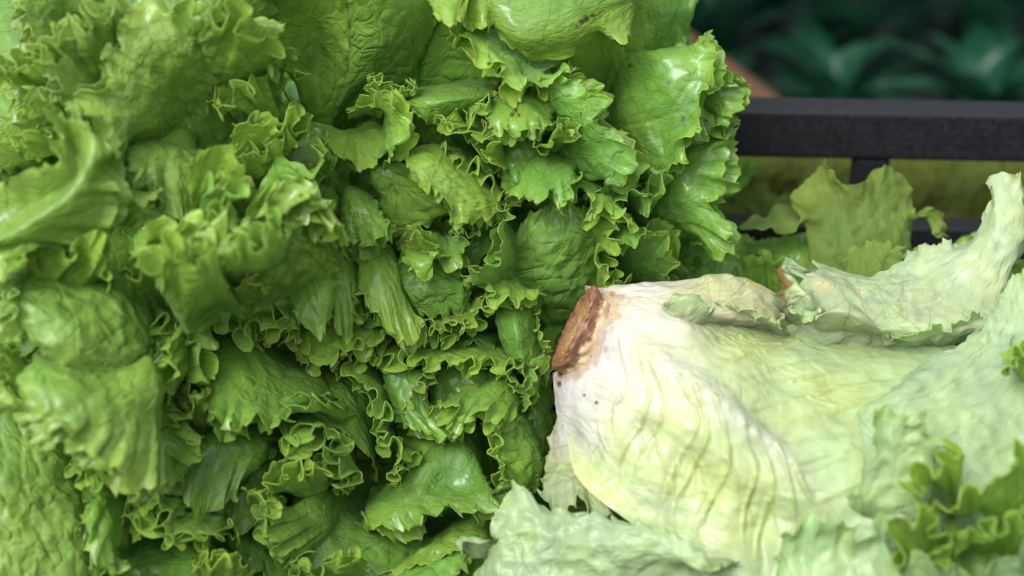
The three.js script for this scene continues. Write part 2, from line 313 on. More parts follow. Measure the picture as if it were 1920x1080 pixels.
// ---------------------------------------------------------------- black plastic crates
function bar(x0, x1, y0, y1, z0, z1, rad = 0.0025) { return new RoundedBoxGeometry(x1 - x0, y1 - y0, z1 - z0, 2, Math.min(rad, (x1 - x0) / 2.2, (y1 - y0) / 2.2, (z1 - z0) / 2.2)).translate((x0 + x1) / 2, (y0 + y1) / 2, (z0 + z1) / 2); }
function crate(label, cx, cz, w, d, top, panelTop, turn) {
  const o = thing('plastic_crate', label, 'crate', new THREE.Vector3(cx, 0, cz), 'black plastic crates');
  const x0 = cx - w / 2, x1 = cx + w / 2, z0 = cz - d / 2, z1 = cz + d / 2, rimH = 0.0255, rimW = 0.0205, gap = panelTop;
  part(o, 'floor_panel', bar(x0 + 0.003, x1 - 0.003, 0, 0.006, z0 + 0.003, z1 - 0.003), plastic);
  for (const [zz, s] of [[z0, 1], [z1, -1]]) {
    const a = Math.min(zz, zz + s * rimW), b = Math.max(zz, zz + s * rimW), c = Math.min(zz + s * 0.006, zz + s * 0.0195), e = Math.max(zz + s * 0.006, zz + s * 0.0195);
    part(o, 'rim', bar(x0, x1, top - rimH, top, a, b), rimPlastic);
    part(o, 'side_panel', bar(x0 + 0.004, x1 - 0.004, 0.006, gap, c, e), plastic);
    for (let k = 0; k <= 6; k++) { const x = x0 + 0.02 + (w - 0.04) * k / 6; part(o, 'post', bar(x - 0.009, x + 0.009, gap, top - rimH, c + 0.001, e - 0.001), plastic); }
  }
  for (const [xx, s] of [[x0, 1], [x1, -1]]) {
    const a = Math.min(xx, xx + s * rimW), b = Math.max(xx, xx + s * rimW), c = Math.min(xx, xx + s * 0.008), e = Math.max(xx, xx + s * 0.008);
    part(o, 'rim', bar(a, b, top - rimH + 0.0006, top - 0.0006, z0 + rimW, z1 - rimW), rimPlastic);
    part(o, 'side_panel', bar(c, e, 0.006, gap, z0 + 0.022, z1 - 0.022), plastic);
    for (let k = 0; k <= 4; k++) { const z = z0 + 0.03 + (d - 0.06) * k / 4; part(o, 'post', bar(c + 0.001, e - 0.001, gap, top - rimH, z - 0.009, z + 0.009), plastic); }
  }
  o.rotation.y = turn;
  return o;
}
crate('black plastic crate holding the lettuces, with a dusty scuffed rim', -0.031, 0.0854, 0.64, 0.50, 0.2262, 0.1640, -0.05);


// unseen board added above the far greens to keep them in shade
const shadeBoard = part(scene, 'unseen_shade_board', new RoundedBoxGeometry(2.6, 0.03, 0.95, 2, 0.004).translate(0, 0.34, -1.0), new THREE.MeshStandardMaterial({ color: new THREE.Color().setRGB(0.05, 0.05, 0.05), roughness: 0.8 }));
shadeBoard.userData.kind = 'structure';

// ---------------------------------------------------------------- green curly head above, facing the viewer
const floorY = 0.0065;
const under = (px, py, d) => { zoom(0, 0, 1); const p = at(px, py, d); p.y = floorY; return p; };
const A = thing('curly_lettuce', 'large bright green curly lettuce rising above the crate rim, with tightly frilled yellow-green edges', 'lettuce', under(700, 420, 60), 'green curly lettuces in the crate');

dense.add(A);
zoom(480, 0, 2);   // upper middle
leaf(A, 'green', [2, 3, { pk: 1.6, tile: .13 }], [[[150, 330, 22], [230, 440, 32], [330, 420, 30]], [[90, 200, 5], [220, 220, 18], [350, 230, 10]], [[60, 60, -5], [210, 60, 8], [345, 60, 0]], [[20, -80, -25], [200, -90, -10], [340, -80, -15]]]);
leaf(A, 'green', [2, 3, { mat: 'savoy', pk: 1.6, v0: 0 }], [[[300, 430, 30], [400, 350, 25], [520, 340, 25], [600, 330, 28]], [[355, 240, 8], [450, 210, 3], [560, 230, 12], [610, 240, 20]], [[350, 80, -2], [470, 70, -8], [600, 80, 0], [670, 90, 8]], [[345, -80, -15], [480, -90, -22], [620, -60, -15], [720, -30, -8]]]);
leaf(A, 'lime', [1.5, 2], [[[650, -40, -10], [720, -50, -14], [800, -40, -14]], [[670, 20, -18], [720, 20, -22], [770, 0, -20]], [[685, 70, -22], [730, 95, -26], [778, 75, -22]]]);
leaf(A, 'green', [2, 3, { mat: 'savoy', v0: 0.1 }], [[[590, 340, 32], [720, 345, 34], [900, 330, 32]], [[610, 230, 24], [740, 190, 18], [900, 230, 18]], [[680, 80, 12], [770, 60, 5], [880, 110, 5]], [[720, -40, 5], [800, -60, 0], [900, -20, 0]]]);
leaf(A, 'lime', [1.2, 2], [[[790, -60, 0], [850, -70, 0], [920, -60, 0]], [[790, 20, -8], [850, 20, -12], [900, 10, -8]], [[790, 105, -10], [850, 115, -15], [895, 90, -10]]]);
leaf(A, 'green', [1.2, 3, { pk: 1.0, tile: .12, spots: [[1220, 82, 1.2, [.05, .03, .01]], [1240, 70, 1.4, [.05, .03, .01]], [1262, 58, 1.2, [.06, .03, .01]], [1200, 95, 1, [.06, .03, .01]]] }], [[[880, -100, -5], [1100, -140, 0], [1450, -100, 10]], [[880, 20, -12], [1100, 40, -14], [1430, -20, 2]], [[880, 90, -10], [1000, 140, -16], [1180, 130, -12], [1340, 40, -4], [1440, 0, 4]], [[890, 130, -6], [960, 180, -8], [1040, 235, -6], [1180, 200, -4], [1290, 130, -4], [1370, 165, -6], [1420, 110, 0], [1440, 60, 6]]]);
leaf(A, 'lime', [3.5, 4, { loop: .8 }], [[[880, 100, 2], [960, 180, 4], [1050, 240, 8], [1140, 240, 12]], [[800, 120, -10], [900, 200, -12], [1000, 280, -10], [1080, 270, -6]], [[755, 130, -18], [840, 200, -22], [870, 260, -22], [930, 240, -24], [950, 320, -22], [1000, 350, -20], [1020, 290, -20], [1080, 330, -16], [1145, 240, -12]]]);
leaf(A, 'green', [1.5, 3], [[[590, 350, 8], [700, 340, 4], [820, 325, 6], [900, 330, 10]], [[590, 390, -4], [700, 380, -8], [800, 370, -6], [890, 370, 0]], [[600, 450, -2], [650, 465, -2], [720, 470, 6], [780, 450, 12]]]);
leaf(A, 'lime', [3, 3], [[[450, 390, 8], [540, 370, 8], [600, 370, 8]], [[430, 310, -4], [480, 310, -6], [530, 350, -6], [595, 335, -6]]]);
leaf(A, 'green', [2, 2], [[[480, 520, 26], [640, 560, 30], [760, 560, 26]], [[540, 460, 22], [640, 480, 22], [720, 480, 20]], [[560, 380, 14], [640, 430, 14], [720, 440, 12]]]);
leaf(A, 'lime', [1.2, 2, { both: true }], [[[230, 520, 0], [320, 580, -2], [400, 630, -4], [470, 600, -10]], [[150, 420, 4], [260, 480, 6], [380, 500, 8], [490, 520, -2]], [[80, 310, 4], [200, 450, 8], [330, 480, 14], [470, 440, 14]]]);
leaf(A, 'lime', [1.8, 3], [[[470, 480, 10], [480, 540, 2], [450, 600, -6]], [[480, 410, -8], [520, 480, -14], [500, 560, -14]], [[385, 420, -8], [470, 355, -18], [560, 440, -22], [570, 480, -22], [530, 570, -20], [480, 600, -14]]]);
leaf(A, 'lime', [3.5, 4, { loop: .8 }], [[[860, 480, 6], [900, 520, 8], [960, 600, 10]], [[720, 430, -12], [700, 490, -14], [760, 480, -16], [830, 520, -16], [880, 510, -16], [860, 600, -14], [930, 615, -10]]]);
leaf(A, 'lime', [3, 3], [[[790, 380, 4], [850, 360, 4], [920, 380, 6]], [[800, 440, -8], [830, 470, -10], [880, 380, -12], [900, 410, -10], [870, 460, -8]]]);
leaf(A, 'green', [1.8, 5, { teeth: 2, spots: [[960, 430, 1.6, [.09, .06, .02]], [975, 415, 1.3, [.08, .05, .02]], [985, 432, 1.1, [.09, .05, .02]]] }], [[[890, 370, 0], [1000, 345, -4], [1080, 360, -2], [1130, 380, 0]], [[880, 430, -10], [980, 430, -14], [1060, 430, -12], [1110, 440, -8]], [[870, 480, -14], [960, 500, -18], [1050, 505, -18], [1115, 465, -12]]]);
leaf(A, 'green', [1, 2], [[[1050, 540, 2], [1040, 600, 2], [1030, 680, 0]], [[960, 500, 4], [960, 600, 0], [980, 690, -4]], [[880, 510, 10], [890, 600, 8], [930, 710, 2]]]);
leaf(A, 'lime', [2.2, 3], [[[1040, 560, 0], [1120, 540, -4], [1180, 520, -6]], [[1045, 540, -16], [1100, 560, -18], [1150, 460, -18], [1185, 520, -16]]]);
leaf(A, 'green', [2, 5, { teeth: 2 }], [[[1050, 560, 4], [1110, 600, 2], [1190, 600, 4]], [[980, 680, -2], [1060, 690, -8], [1180, 660, -6]], [[930, 720, -4], [1040, 740, -12], [1100, 740, -14], [1160, 790, -14], [1190, 690, -12]]]);
leaf(A, 'lime', [3, 4], [[[720, 560, 0], [820, 620, 0], [930, 720, 0]], [[725, 590, -10], [830, 680, -12], [930, 735, -8]]]);
leaf(A, 'lime', [1.8, 5, { teeth: 2 }], [[[560, 580, -6], [660, 600, -16], [780, 660, -14], [920, 750, -4]], [[560, 600, -14], [660, 680, -22], [770, 740, -20], [920, 790, -10]], [[575, 640, -18], [640, 690, -24], [700, 750, -24], [740, 810, -22], [820, 830, -18], [925, 810, -10]]]);
leaf(A, 'green', [1, 2, { pk: 1.6 }], [[[440, 640, 0], [500, 620, -2], [560, 610, -6]], [[470, 740, 4], [560, 720, 0], [680, 740, -2]], [[480, 840, 6], [600, 810, 2], [740, 800, 2]], [[470, 910, 8], [600, 860, 4], [740, 810, 6]]]);
leaf(A, 'lime', [3.2, 3], [[[330, 800, -10], [360, 770, -12], [440, 770, -10]], [[340, 850, -14], [400, 860, -16], [480, 830, -16]], [[350, 910, -12], [430, 940, -16], [470, 900, -20], [495, 840, -20]]]);
leaf(A, 'lime', [1.8, 3], [[[600, 1000, 2], [640, 1000, 2], [690, 980, 4]], [[550, 920, -8], [600, 875, -12], [650, 900, -14], [690, 960, -12]]]);
leaf(A, 'lime', [1.5, 2], [[[560, 940, -8], [600, 950, -10], [650, 960, -8]], [[580, 1000, -14], [620, 1000, -16], [660, 970, -14]], [[610, 1050, -14], [645, 1075, -14], [660, 1020, -14]]]);
leaf(A, 'green', [2, 3], [[[660, 900, 2], [720, 900, 4], [760, 870, 6]], [[690, 1000, -6], [720, 1030, -8], [770, 980, -8], [780, 930, -6], [750, 860, -4]]]);
leaf(A, 'green', [2, 2], [[[780, 900, 12], [850, 880, 12], [920, 850, 10]], [[760, 1000, 14], [840, 980, 12], [920, 920, 8]]]);
leaf(A, 'lime', [2.4, 2], [[[780, 890, 6], [840, 870, 6], [900, 860, 6]], [[770, 890, -4], [820, 880, -6], [850, 830, -6], [890, 850, -6]]]);
leaf(A, 'green', [2.2, 5], [[[970, 860, 8], [980, 950, 8], [960, 1060, 10]], [[930, 800, -2], [950, 900, -4], [930, 990, -4], [900, 1060, -2]], [[930, 760, -8], [940, 850, -14], [900, 920, -16], [910, 980, -16], [860, 1000, -16], [795, 1040, -14], [800, 1070, -10]]]);
leaf(A, 'green', [2, 3], [[[500, 960, 24], [640, 1100, 26], [900, 1060, 26]], [[480, 900, 16], [640, 880, 20], [860, 900, 18]], [[520, 820, 10], [650, 830, 12], [820, 840, 12]]]);

zoom(960, 0, 1.929);   // upper right
leaf(A, 'green', [2.2, 6, { mat: 'savoy', v0: 0.1 }], [[[60, 340, 2], [120, 450, 10], [200, 620, 12], [260, 670, 8]], [[130, 320, -8], [230, 420, -8], [300, 540, -6], [330, 650, -2]], [[85, 330, -12], [190, 280, -12], [270, 300, -12], [340, 360, -12], [310, 430, -10], [385, 490, -12], [455, 570, -10], [430, 640, -8], [370, 680, -6], [260, 675, 0]]]);
leaf(A, 'lime', [2.4, 3], [[[255, 675, 0], [330, 690, 4], [400, 740, 6]], [[300, 740, -8], [280, 780, -8], [350, 770, -10], [430, 800, -10]]]);
leaf(A, 'green', [1, 2, { pk: 2 }], [[[200, 260, 34], [330, 420, 46], [450, 560, 40]], [[180, 200, 26], [320, 300, 44], [430, 400, 36]], [[150, 220, 14], [300, 110, 24], [415, 190, 26]]]);
leaf(A, 'green', [2.2, 7, { tile: .12, curl: 3, spots: [[640, 260, 1.5, [.14, .13, .04]], [570, 300, 1.6, [.15, .15, .04]], [620, 430, 1.8, [.14, .12, .04]], [425, 240, 1.2, [.04, .03, .01]]] }], [[[410, 190, 26], [430, 300, 24], [450, 480, 24], [465, 640, 28]], [[520, 180, 16], [560, 300, 12], [580, 440, 14], [500, 640, 22]], [[640, 180, 14], [690, 300, 8], [670, 430, 8], [560, 610, 16]], [[665, 180, 12], [695, 125, 10], [735, 180, 8], [740, 290, 6], [690, 400, 4], [700, 470, 4], [620, 540, 6], [650, 590, 8], [560, 620, 14], [480, 650, 24]]]);
leaf(A, 'green', [3, 3], [[[690, 300, 20], [720, 380, 22], [740, 440, 24]], [[780, 290, 14], [825, 300, 14], [815, 400, 14], [770, 435, 16], [740, 500, 18]]]);
leaf(A, 'green', [2.6, 5, { pk: 2 }], [[[480, 650, 36], [470, 780, 40], [520, 880, 44]], [[640, 560, 26], [620, 740, 26], [640, 860, 34]], [[800, 440, 22], [780, 560, 22], [785, 690, 20], [730, 750, 22], [800, 830, 20], [770, 940, 26], [680, 900, 34]]]);
leaf(A, 'green', [3.2, 3], [[[380, 700, 18], [440, 760, 22], [480, 800, 22]], [[395, 740, 0], [430, 690, -2], [470, 720, -2], [500, 690, 0], [480, 790, 0], [560, 640, 6]]]);
leaf(A, 'lime', [2.6, 4], [[[270, 780, 12], [300, 900, 20], [310, 1040, 26]], [[380, 800, 0], [370, 900, 0], [330, 940, 2], [350, 1010, 4], [400, 1035, 8]]]);
leaf(A, 'green', [2.4, 3], [[[380, 900, 24], [440, 940, 28], [540, 1040, 34]], [[430, 860, 12], [540, 830, 14], [585, 920, 18], [560, 1010, 24]]]);
leaf(A, 'green', [1, 2, { mat: 'savoy', pk: 2.2, v0: 0, uMid: .5 }], [[[60, 1180, 34], [170, 1160, 28], [280, 1120, 34]], [[10, 1030, 20], [150, 1010, 12], [310, 990, 22]], [[0, 920, 14], [140, 880, 6], [310, 860, 12]], [[20, 820, 8], [120, 740, 4], [250, 740, 6]]]);
leaf(A, 'green', [1.5, 2], [[[380, 850, 8], [430, 820, 6], [460, 830, 8]], [[390, 890, 0], [450, 880, 0], [465, 845, 0]]]);
leaf(A, 'green', [1.5, 2], [[[420, 180, 28], [470, 170, 28], [505, 165, 30]], [[430, 80, 22], [480, 70, 22], [515, 105, 24]], [[430, 20, 16], [470, 10, 16], [500, 60, 20]]]);
leaf(A, 'green', [2, 3], [[[200, 700, 50], [420, 800, 60], [600, 900, 60]], [[330, 600, 40], [520, 640, 46], [660, 700, 46]], [[420, 520, 30], [600, 540, 36], [700, 600, 36]]]);

zoom(0, 0, 2);   // upper left, nearer to the camera
leaf(A, 'frost', [3, 8, { pk: 1.8, tile: .12 }], [[[860, 330, -28], [850, 450, -18], [760, 540, -14], [600, 560, -22], [480, 600, -40]], [[830, 230, -45], [680, 350, -42], [600, 420, -45], [540, 480, -48], [480, 560, -52]], [[780, 150, -55], [600, 200, -58], [520, 300, -60], [470, 450, -62], [500, 620, -60]], [[1020, 180, -50], [900, 130, -56], [800, 130, -58], [650, 60, -60], [560, 20, -62], [440, 90, -64], [450, 180, -66], [370, 210, -66], [440, 300, -68], [280, 350, -72], [300, 420, -72], [420, 580, -74], [390, 700, -70], [540, 730, -66], [580, 660, -62]]]);
leaf(A, 'lime', [4.5, 4, { loop: .8 }], [[[640, 100, -52], [760, 200, -50], [820, 240, -48], [1000, 260, -44]], [[660, 40, -64], [730, 20, -66], [780, 120, -68], [850, 30, -68], [960, 100, -66], [1020, 150, -60], [1010, 230, -54]]]);
leaf(A, 'frost', [3, 3], [[[480, 560, -52], [600, 560, -46], [740, 580, -34]], [[490, 640, -60], [600, 640, -52], [730, 640, -42]], [[560, 690, -60], [590, 760, -52], [620, 800, -48], [680, 830, -44], [740, 800, -40]]]);
leaf(A, 'frost', [4.5, 4], [[[300, 330, -50], [400, 330, -48], [440, 200, -48]], [[230, 250, -60], [330, 200, -64], [420, 100, -60]], [[180, 240, -70], [190, 150, -72], [250, 90, -74], [320, 100, -74], [300, 50, -74], [380, 30, -72], [460, 20, -66]]]);
leaf(A, 'lime', [4, 3], [[[200, 330, -40], [230, 260, -46], [270, 200, -50]], [[0, 290, -62], [50, 240, -64], [110, 270, -66], [110, 210, -66], [180, 200, -68], [260, 130, -66]]]);
leaf(A, 'frost', [2.4, 3], [[[230, -40, -36], [200, 60, -36], [190, 130, -36]], [[140, -60, -42], [120, 60, -46], [160, 150, -46]], [[60, -60, -46], [90, 80, -52], [110, 150, -52], [150, 170, -48]]]);
leaf(A, 'green', [2, 3], [[[180, -40, -10], [200, 200, -14], [190, 420, -18], [160, 640, -20]], [[80, -40, -22], [90, 200, -24], [80, 420, -28], [60, 640, -32]], [[-60, -40, -16], [-60, 200, -20], [-60, 420, -24], [-60, 640, -30]]]);
leaf(A, 'frost', [2, 3], [[[190, 330, -26], [190, 450, -26], [130, 620, -28]], [[40, 310, -34], [60, 430, -36], [-40, 600, -38]]]);
leaf(A, 'lime', [2.4, 2], [[[300, 400, -52], [290, 450, -52], [240, 420, -52]], [[100, 420, -66], [150, 350, -68], [220, 380, -66], [270, 340, -60]]]);
leaf(A, 'lime', [2.2, 2], [[[240, 500, -44], [220, 540, -44], [170, 580, -44]], [[170, 490, -54], [80, 530, -56], [120, 580, -54]]]);
leaf(A, 'frost', [3, 4], [[[440, 350, -44], [400, 370, -46], [360, 420, -50]], [[330, 280, -56], [300, 340, -60], [280, 400, -60]], [[320, 110, -68], [250, 160, -70], [250, 220, -72], [175, 240, -72], [220, 310, -70], [180, 370, -66], [270, 410, -62]]]);
leaf(A, 'frost', [2.2, 4, { both: true, pk: 1.2, teeth: 0.6 }], [[[185, 405, -78], [210, 520, -78], [160, 620, -80], [40, 660, -80], [-40, 720, -78]], [[250, 440, -72], [265, 560, -66], [265, 680, -68], [150, 760, -72], [-20, 840, -76]], [[330, 450, -78], [350, 580, -82], [270, 720, -86], [130, 820, -88], [-30, 920, -86]], [[340, 490, -76], [420, 580, -76], [400, 640, -74], [460, 740, -72], [380, 880, -70], [250, 940, -70]]]);
leaf(A, 'lime', [2.5, 2], [[[10, 910, -78], [130, 890, -80], [240, 940, -74]], [[-30, 1060, -84], [30, 1000, -86], [110, 930, -82]]]);
leaf(A, 'lime', [3.6, 3], [[[100, 1080, -60], [200, 1100, -56], [350, 1080, -54]], [[100, 1000, -70], [180, 920, -72], [270, 980, -74], [260, 910, -76], [340, 880, -78], [410, 940, -78], [360, 1030, -72], [400, 1060, -68]]]);
leaf(A, 'lime', [1.4, 2], [[[740, 800, -52], [790, 760, -52], [880, 720, -50]], [[720, 740, -62], [790, 680, -58], [890, 690, -56]], [[680, 660, -68], [740, 590, -70], [850, 550, -68], [900, 610, -66], [920, 650, -64], [890, 690, -62]]]);
leaf(A, 'lime', [3, 3], [[[760, 760, -62], [820, 820, -62], [830, 880, -62]], [[780, 700, -76], [840, 680, -78], [905, 710, -76], [850, 760, -78], [800, 800, -80], [830, 860, -78]]]);
leaf(A, 'lime', [4.2, 3], [[[620, 1080, -84], [720, 1090, -88], [830, 1070, -86]], [[590, 1010, -98], [620, 910, -100], [690, 950, -100], [770, 1000, -98], [780, 930, -98]]]);
leaf(A, 'lime', [3.4, 3], [[[860, 1040, -76], [960, 1010, -74], [1060, 960, -68]], [[850, 960, -92], [900, 900, -92], [960, 930, -90], [1010, 840, -86], [1080, 880, -82]]]);
leaf(A, 'lime', [3, 2], [[[890, 1130, -62], [930, 1110, -62], [980, 1080, -60]], [[885, 1070, -74], [910, 1010, -76], [950, 1030, -74], [960, 1080, -72]]]);
leaf(A, 'lime', [3.8, 6, { loop: .8, reach: 1.5, pk: 2.6, tail: 8 }], [[[640, 1090, -64], [800, 1080, -68], [1000, 1040, -62], [1180, 940, -50]], [[620, 1000, -80], [760, 980, -86], [960, 920, -78], [1120, 850, -62]], [[600, 920, -80], [720, 890, -82], [900, 850, -74], [1080, 760, -60]], [[590, 960, -82], [610, 860, -84], [690, 850, -84], [720, 830, -84], [830, 880, -82], [860, 800, -78], [920, 880, -78], [960, 800, -72], [1040, 700, -70], [1130, 690, -68], [1200, 760, -64], [1170, 860, -62], [1230, 920, -56]]]);
leaf(A, 'lime', [3.6, 3], [[[900, 420, -30], [980, 440, -28], [1060, 470, -22]], [[810, 400, -44], [880, 330, -46], [960, 290, -44], [980, 270, -40]]]);
leaf(A, 'lime', [3, 3], [[[870, 560, -34], [960, 560, -32], [1080, 540, -26]], [[890, 520, -44], [960, 460, -46], [1050, 480, -44], [1110, 430, -38], [1120, 510, -34]]]);
leaf(A, 'lime', [3, 3], [[[930, 660, -30], [1000, 640, -30], [1080, 600, -28]], [[880, 600, -44], [960, 560, -46], [1000, 580, -44], [1060, 500, -40], [1110, 520, -36]]]);
leaf(A, 'green', [3, 3], [[[1050, 620, -28], [1140, 640, -26], [1230, 640, -22]], [[1040, 590, -36], [1090, 680, -40], [1150, 690, -42], [1200, 620, -42], [1190, 540, -36], [1230, 600, -30]]]);
leaf(A, 'green', [1, 2], [[[380, 740, -20], [520, 730, -14], [680, 760, -18]], [[380, 880, -20], [520, 860, -12], [640, 880, -18]], [[400, 1020, -30], [520, 1010, -24], [640, 1000, -28]]]);
leaf(A, 'lime', [3, 2], [[[560, 1080, -48], [600, 1060, -50], [640, 1080, -50]], [[490, 1040, -64], [540, 940, -66], [590, 990, -68], [600, 1040, -64]]]);
leaf(A, 'green', [1.6, 3], [[[980, 330, -14], [1030, 340, -8], [1060, 340, 0]], [[1000, 200, -30], [1060, 200, -26], [1080, 260, -18]], [[1040, 150, -34], [1130, 200, -34], [1080, 230, -32], [1155, 280, -28], [1110, 300, -20]]]);
leaf(A, 'green', [2, 3], [[[820, 620, -10], [1000, 760, -8], [1240, 800, 0]], [[900, 460, -14], [1060, 560, -12], [1240, 640, -6]], [[1000, 360, -10], [1120, 460, -6], [1260, 540, -2]]]);
leaf(A, 'green', [2, 3, { pk: 2 }], [[[440, -80, -30], [700, -90, -30], [1000, -80, -24]], [[460, 20, -34], [700, 60, -32], [980, 60, -22]], [[500, 120, -30], [720, 160, -26], [960, 180, -16]]]);

zoom(0, 540, 2);   // left, below the middle
leaf(A, 'frost', [0.8, 3, { pk: 2.2, mat: 'savoy', v0: 0 }], [[[60, -80, -62], [250, -60, -56], [420, -20, -46], [540, 60, -40]], [[40, 20, -74], [240, 60, -72], [440, 90, -58], [560, 180, -46]], [[60, 140, -80], [220, 200, -80], [400, 240, -68], [540, 250, -56]], [[130, 230, -78], [250, 320, -74], [400, 330, -66], [520, 290, -58]]]);
leaf(A, 'frost', [3, 3], [[[80, -20, -74], [70, 80, -76], [90, 160, -76]], [[25, 0, -80], [30, 90, -84], [20, 190, -82], [60, 200, -78]]]);
leaf(A, 'frost', [3.2, 6, { pk: 1.6 }], [[[130, 260, -76], [250, 310, -76], [420, 340, -70], [570, 280, -62]], [[60, 340, -86], [230, 380, -88], [420, 420, -82], [600, 380, -66]], [[90, 430, -90], [230, 470, -92], [440, 540, -84], [605, 550, -68]], [[5, 370, -88], [90, 490, -92], [160, 570, -94], [220, 540, -94], [270, 600, -92], [350, 640, -90], [400, 660, -88], [470, 750, -86], [620, 760, -72]]]);
leaf(A, 'lime', [2.5, 2], [[[60, 260, -66], [80, 300, -66], [60, 340, -68]], [[-20, 220, -74], [10, 300, -78], [-10, 340, -76]]]);
leaf(A, 'lime', [3.4, 7, { loop: .9 }], [[[530, 60, -30], [700, 60, -24], [900, 60, -20], [1100, 60, -14]], [[530, 190, -44], [570, 210, -44], [620, 140, -44], [690, 200, -42], [780, 190, -42], [840, 120, -40], [930, 190, -38], [1000, 110, -36], [1100, 160, -30]]]);

zoom(480, 540, 2);   // middle, frills above the dark gap
leaf(A, 'lime', [1.6, 3, { teeth: 2 }], [[[170, -120, -14], [230, -130, -14], [280, -100, -12]], [[150, 0, -22], [220, 0, -24], [275, 0, -22]], [[145, 110, -24], [200, 190, -24], [240, 200, -24], [270, 130, -22]]]);
leaf(A, 'green', [2.4, 3], [[[270, -60, -8], [330, -60, -6], [380, -40, -4]], [[285, 130, -16], [320, 180, -18], [365, 150, -16], [370, 60, -12]]]);
leaf(A, 'lime', [3, 3], [[[0, 60, -20], [80, 80, -18], [160, 100, -14]], [[-20, 180, -30], [20, 100, -32], [60, 180, -32], [110, 160, -32], [150, 210, -28]]]);
leaf(A, 'lime', [3.6, 6, { loop: .9 }], [[[180, 140, -6], [300, 130, -4], [400, 110, 0], [480, 140, 4]], [[160, 220, -18], [250, 290, -20], [320, 230, -20], [400, 270, -18], [440, 210, -16], [490, 190, -12]]]);
leaf(A, 'green', [2.6, 4], [[[300, -20, 0], [380, 0, 2], [440, 80, 6]], [[340, 120, -8], [420, 160, -8], [470, 180, -4]]]);
leaf(A, 'lime', [2.2, 5], [[[380, -120, -4], [440, -140, -6], [520, -100, -4]], [[400, 0, -12], [470, -20, -14], [540, 0, -10]], [[410, 30, -18], [470, 120, -20], [540, 200, -20], [580, 220, -18], [630, 170, -14]]]);
leaf(A, 'green', [2, 4, { mat: 'savoy', pk: 2.2, v0: .2 }], [[[500, -60, 4], [620, -90, 0], [760, -70, 4]], [[500, 0, 0], [640, 0, -6], [780, 10, 0]], [[560, 80, 2], [660, 110, 0], [790, 95, 4]]]);
leaf(A, 'lime', [3.2, 8, { loop: .9 }], [[[560, 100, 6], [680, 110, 8], [800, 60, 10], [840, 20, 12]], [[590, 190, -6], [650, 140, -8], [700, 180, -8], [740, 120, -8], [790, 160, -6], [830, 110, -6], [855, 50, -4]]]);
leaf(A, 'green', [3, 3, { mat: 'savoy', v0: .2 }], [[[900, 60, 10], [960, 50, 6], [1060, 60, 14]], [[910, 160, 2], [980, 170, -6], [1060, 190, 8]], [[960, 270, 4], [1010, 290, -4], [1070, 270, 6]], [[1000, 300, -6], [1040, 330, -4], [1080, 240, 2], [1090, 310, 2], [1000, 440, 4]]]);
leaf(A, 'lime', [2.4, 3], [[[880, -40, 2], [940, -20, 2], [1000, -10, 6]], [[870, 0, -8], [900, 70, -10], [960, 40, -10], [990, 70, -8], [1050, 10, -4]]]);
leaf(A, 'lime', [1.6, 3], [[[1050, 100, 8], [1060, 160, 8], [1060, 220, 8]], [[1060, 100, 2], [1075, 180, 2], [1105, 205, 2]]]);

// ---------------------------------------------------------------- green head below the dark gap
const Bh = thing('curly_lettuce', 'lower green curly lettuce with a smooth folded shoulder leaf, under the large curly lettuce', 'lettuce', under(620, 860, 60), 'green curly lettuces in the crate');
dense.add(Bh);
zoom(0, 540, 2);
leaf(Bh, 'frost', [0.8, 3, { mat: 'savoy', pk: 2.6, v0: 0, tile: .13 }], [[[-80, 300, -40], [60, 440, -44], [200, 500, -40], [280, 600, -34]], [[-80, 600, -56], [80, 680, -56], [220, 700, -48], [300, 760, -38]], [[-80, 850, -66], [100, 880, -62], [250, 880, -52], [330, 900, -44]], [[-80, 1140, -72], [120, 1140, -66], [300, 1140, -56], [380, 1140, -46]]]);
leaf(Bh, 'lime', [3.6, 3], [[[690, 130, -40], [690, 280, -42], [650, 420, -44]], [[610, 230, -54], [640, 280, -56], [610, 380, -56], [630, 450, -52]]]);
leaf(Bh, 'lime', [3, 3], [[[700, 160, -36], [720, 260, -38], [700, 380, -40]], [[680, 200, -46], [760, 260, -48], [770, 330, -48], [720, 360, -46], [690, 400, -44]]]);
leaf(Bh, 'green', [3, 7, { pk: 1.4, tile: .13 }], [[[700, 200, -22], [900, 190, -16], [1080, 300, -12], [1200, 330, -6], [1280, 400, 0]], [[740, 290, -32], [880, 310, -30], [1050, 400, -26], [1200, 420, -20], [1290, 500, -12]], [[760, 400, -38], [880, 420, -40], [1020, 470, -40], [1130, 460, -38], [1210, 430, -30]], [[740, 470, -40], [820, 520, -46], [880, 550, -46], [960, 500, -46], [1040, 520, -46], [1100, 430, -44], [1205, 410, -36]]]);
leaf(Bh, 'green', [2.2, 4], [[[740, 570, -28], [860, 560, -28], [1000, 590, -22]], [[680, 660, -36], [820, 680, -32], [960, 680, -24]], [[660, 780, -40], [740, 840, -40], [830, 830, -34], [880, 770, -26]]]);
leaf(Bh, 'lime', [3.6, 3], [[[330, 600, -46], [420, 660, -46], [480, 720, -46]], [[280, 640, -56], [310, 700, -58], [350, 760, -60], [400, 740, -58], [460, 720, -56]]]);
leaf(Bh, 'lime', [3, 3], [[[620, 470, -40], [600, 600, -40], [620, 740, -42]], [[740, 540, -48], [745, 600, -50], [700, 660, -50], [660, 720, -50], [640, 760, -48]]]);
leaf(Bh, 'lime', [3, 3], [[[640, 400, -38], [700, 480, -36], [760, 520, -34]], [[640, 520, -48], [700, 460, -50], [740, 400, -50], [760, 430, -48]]]);
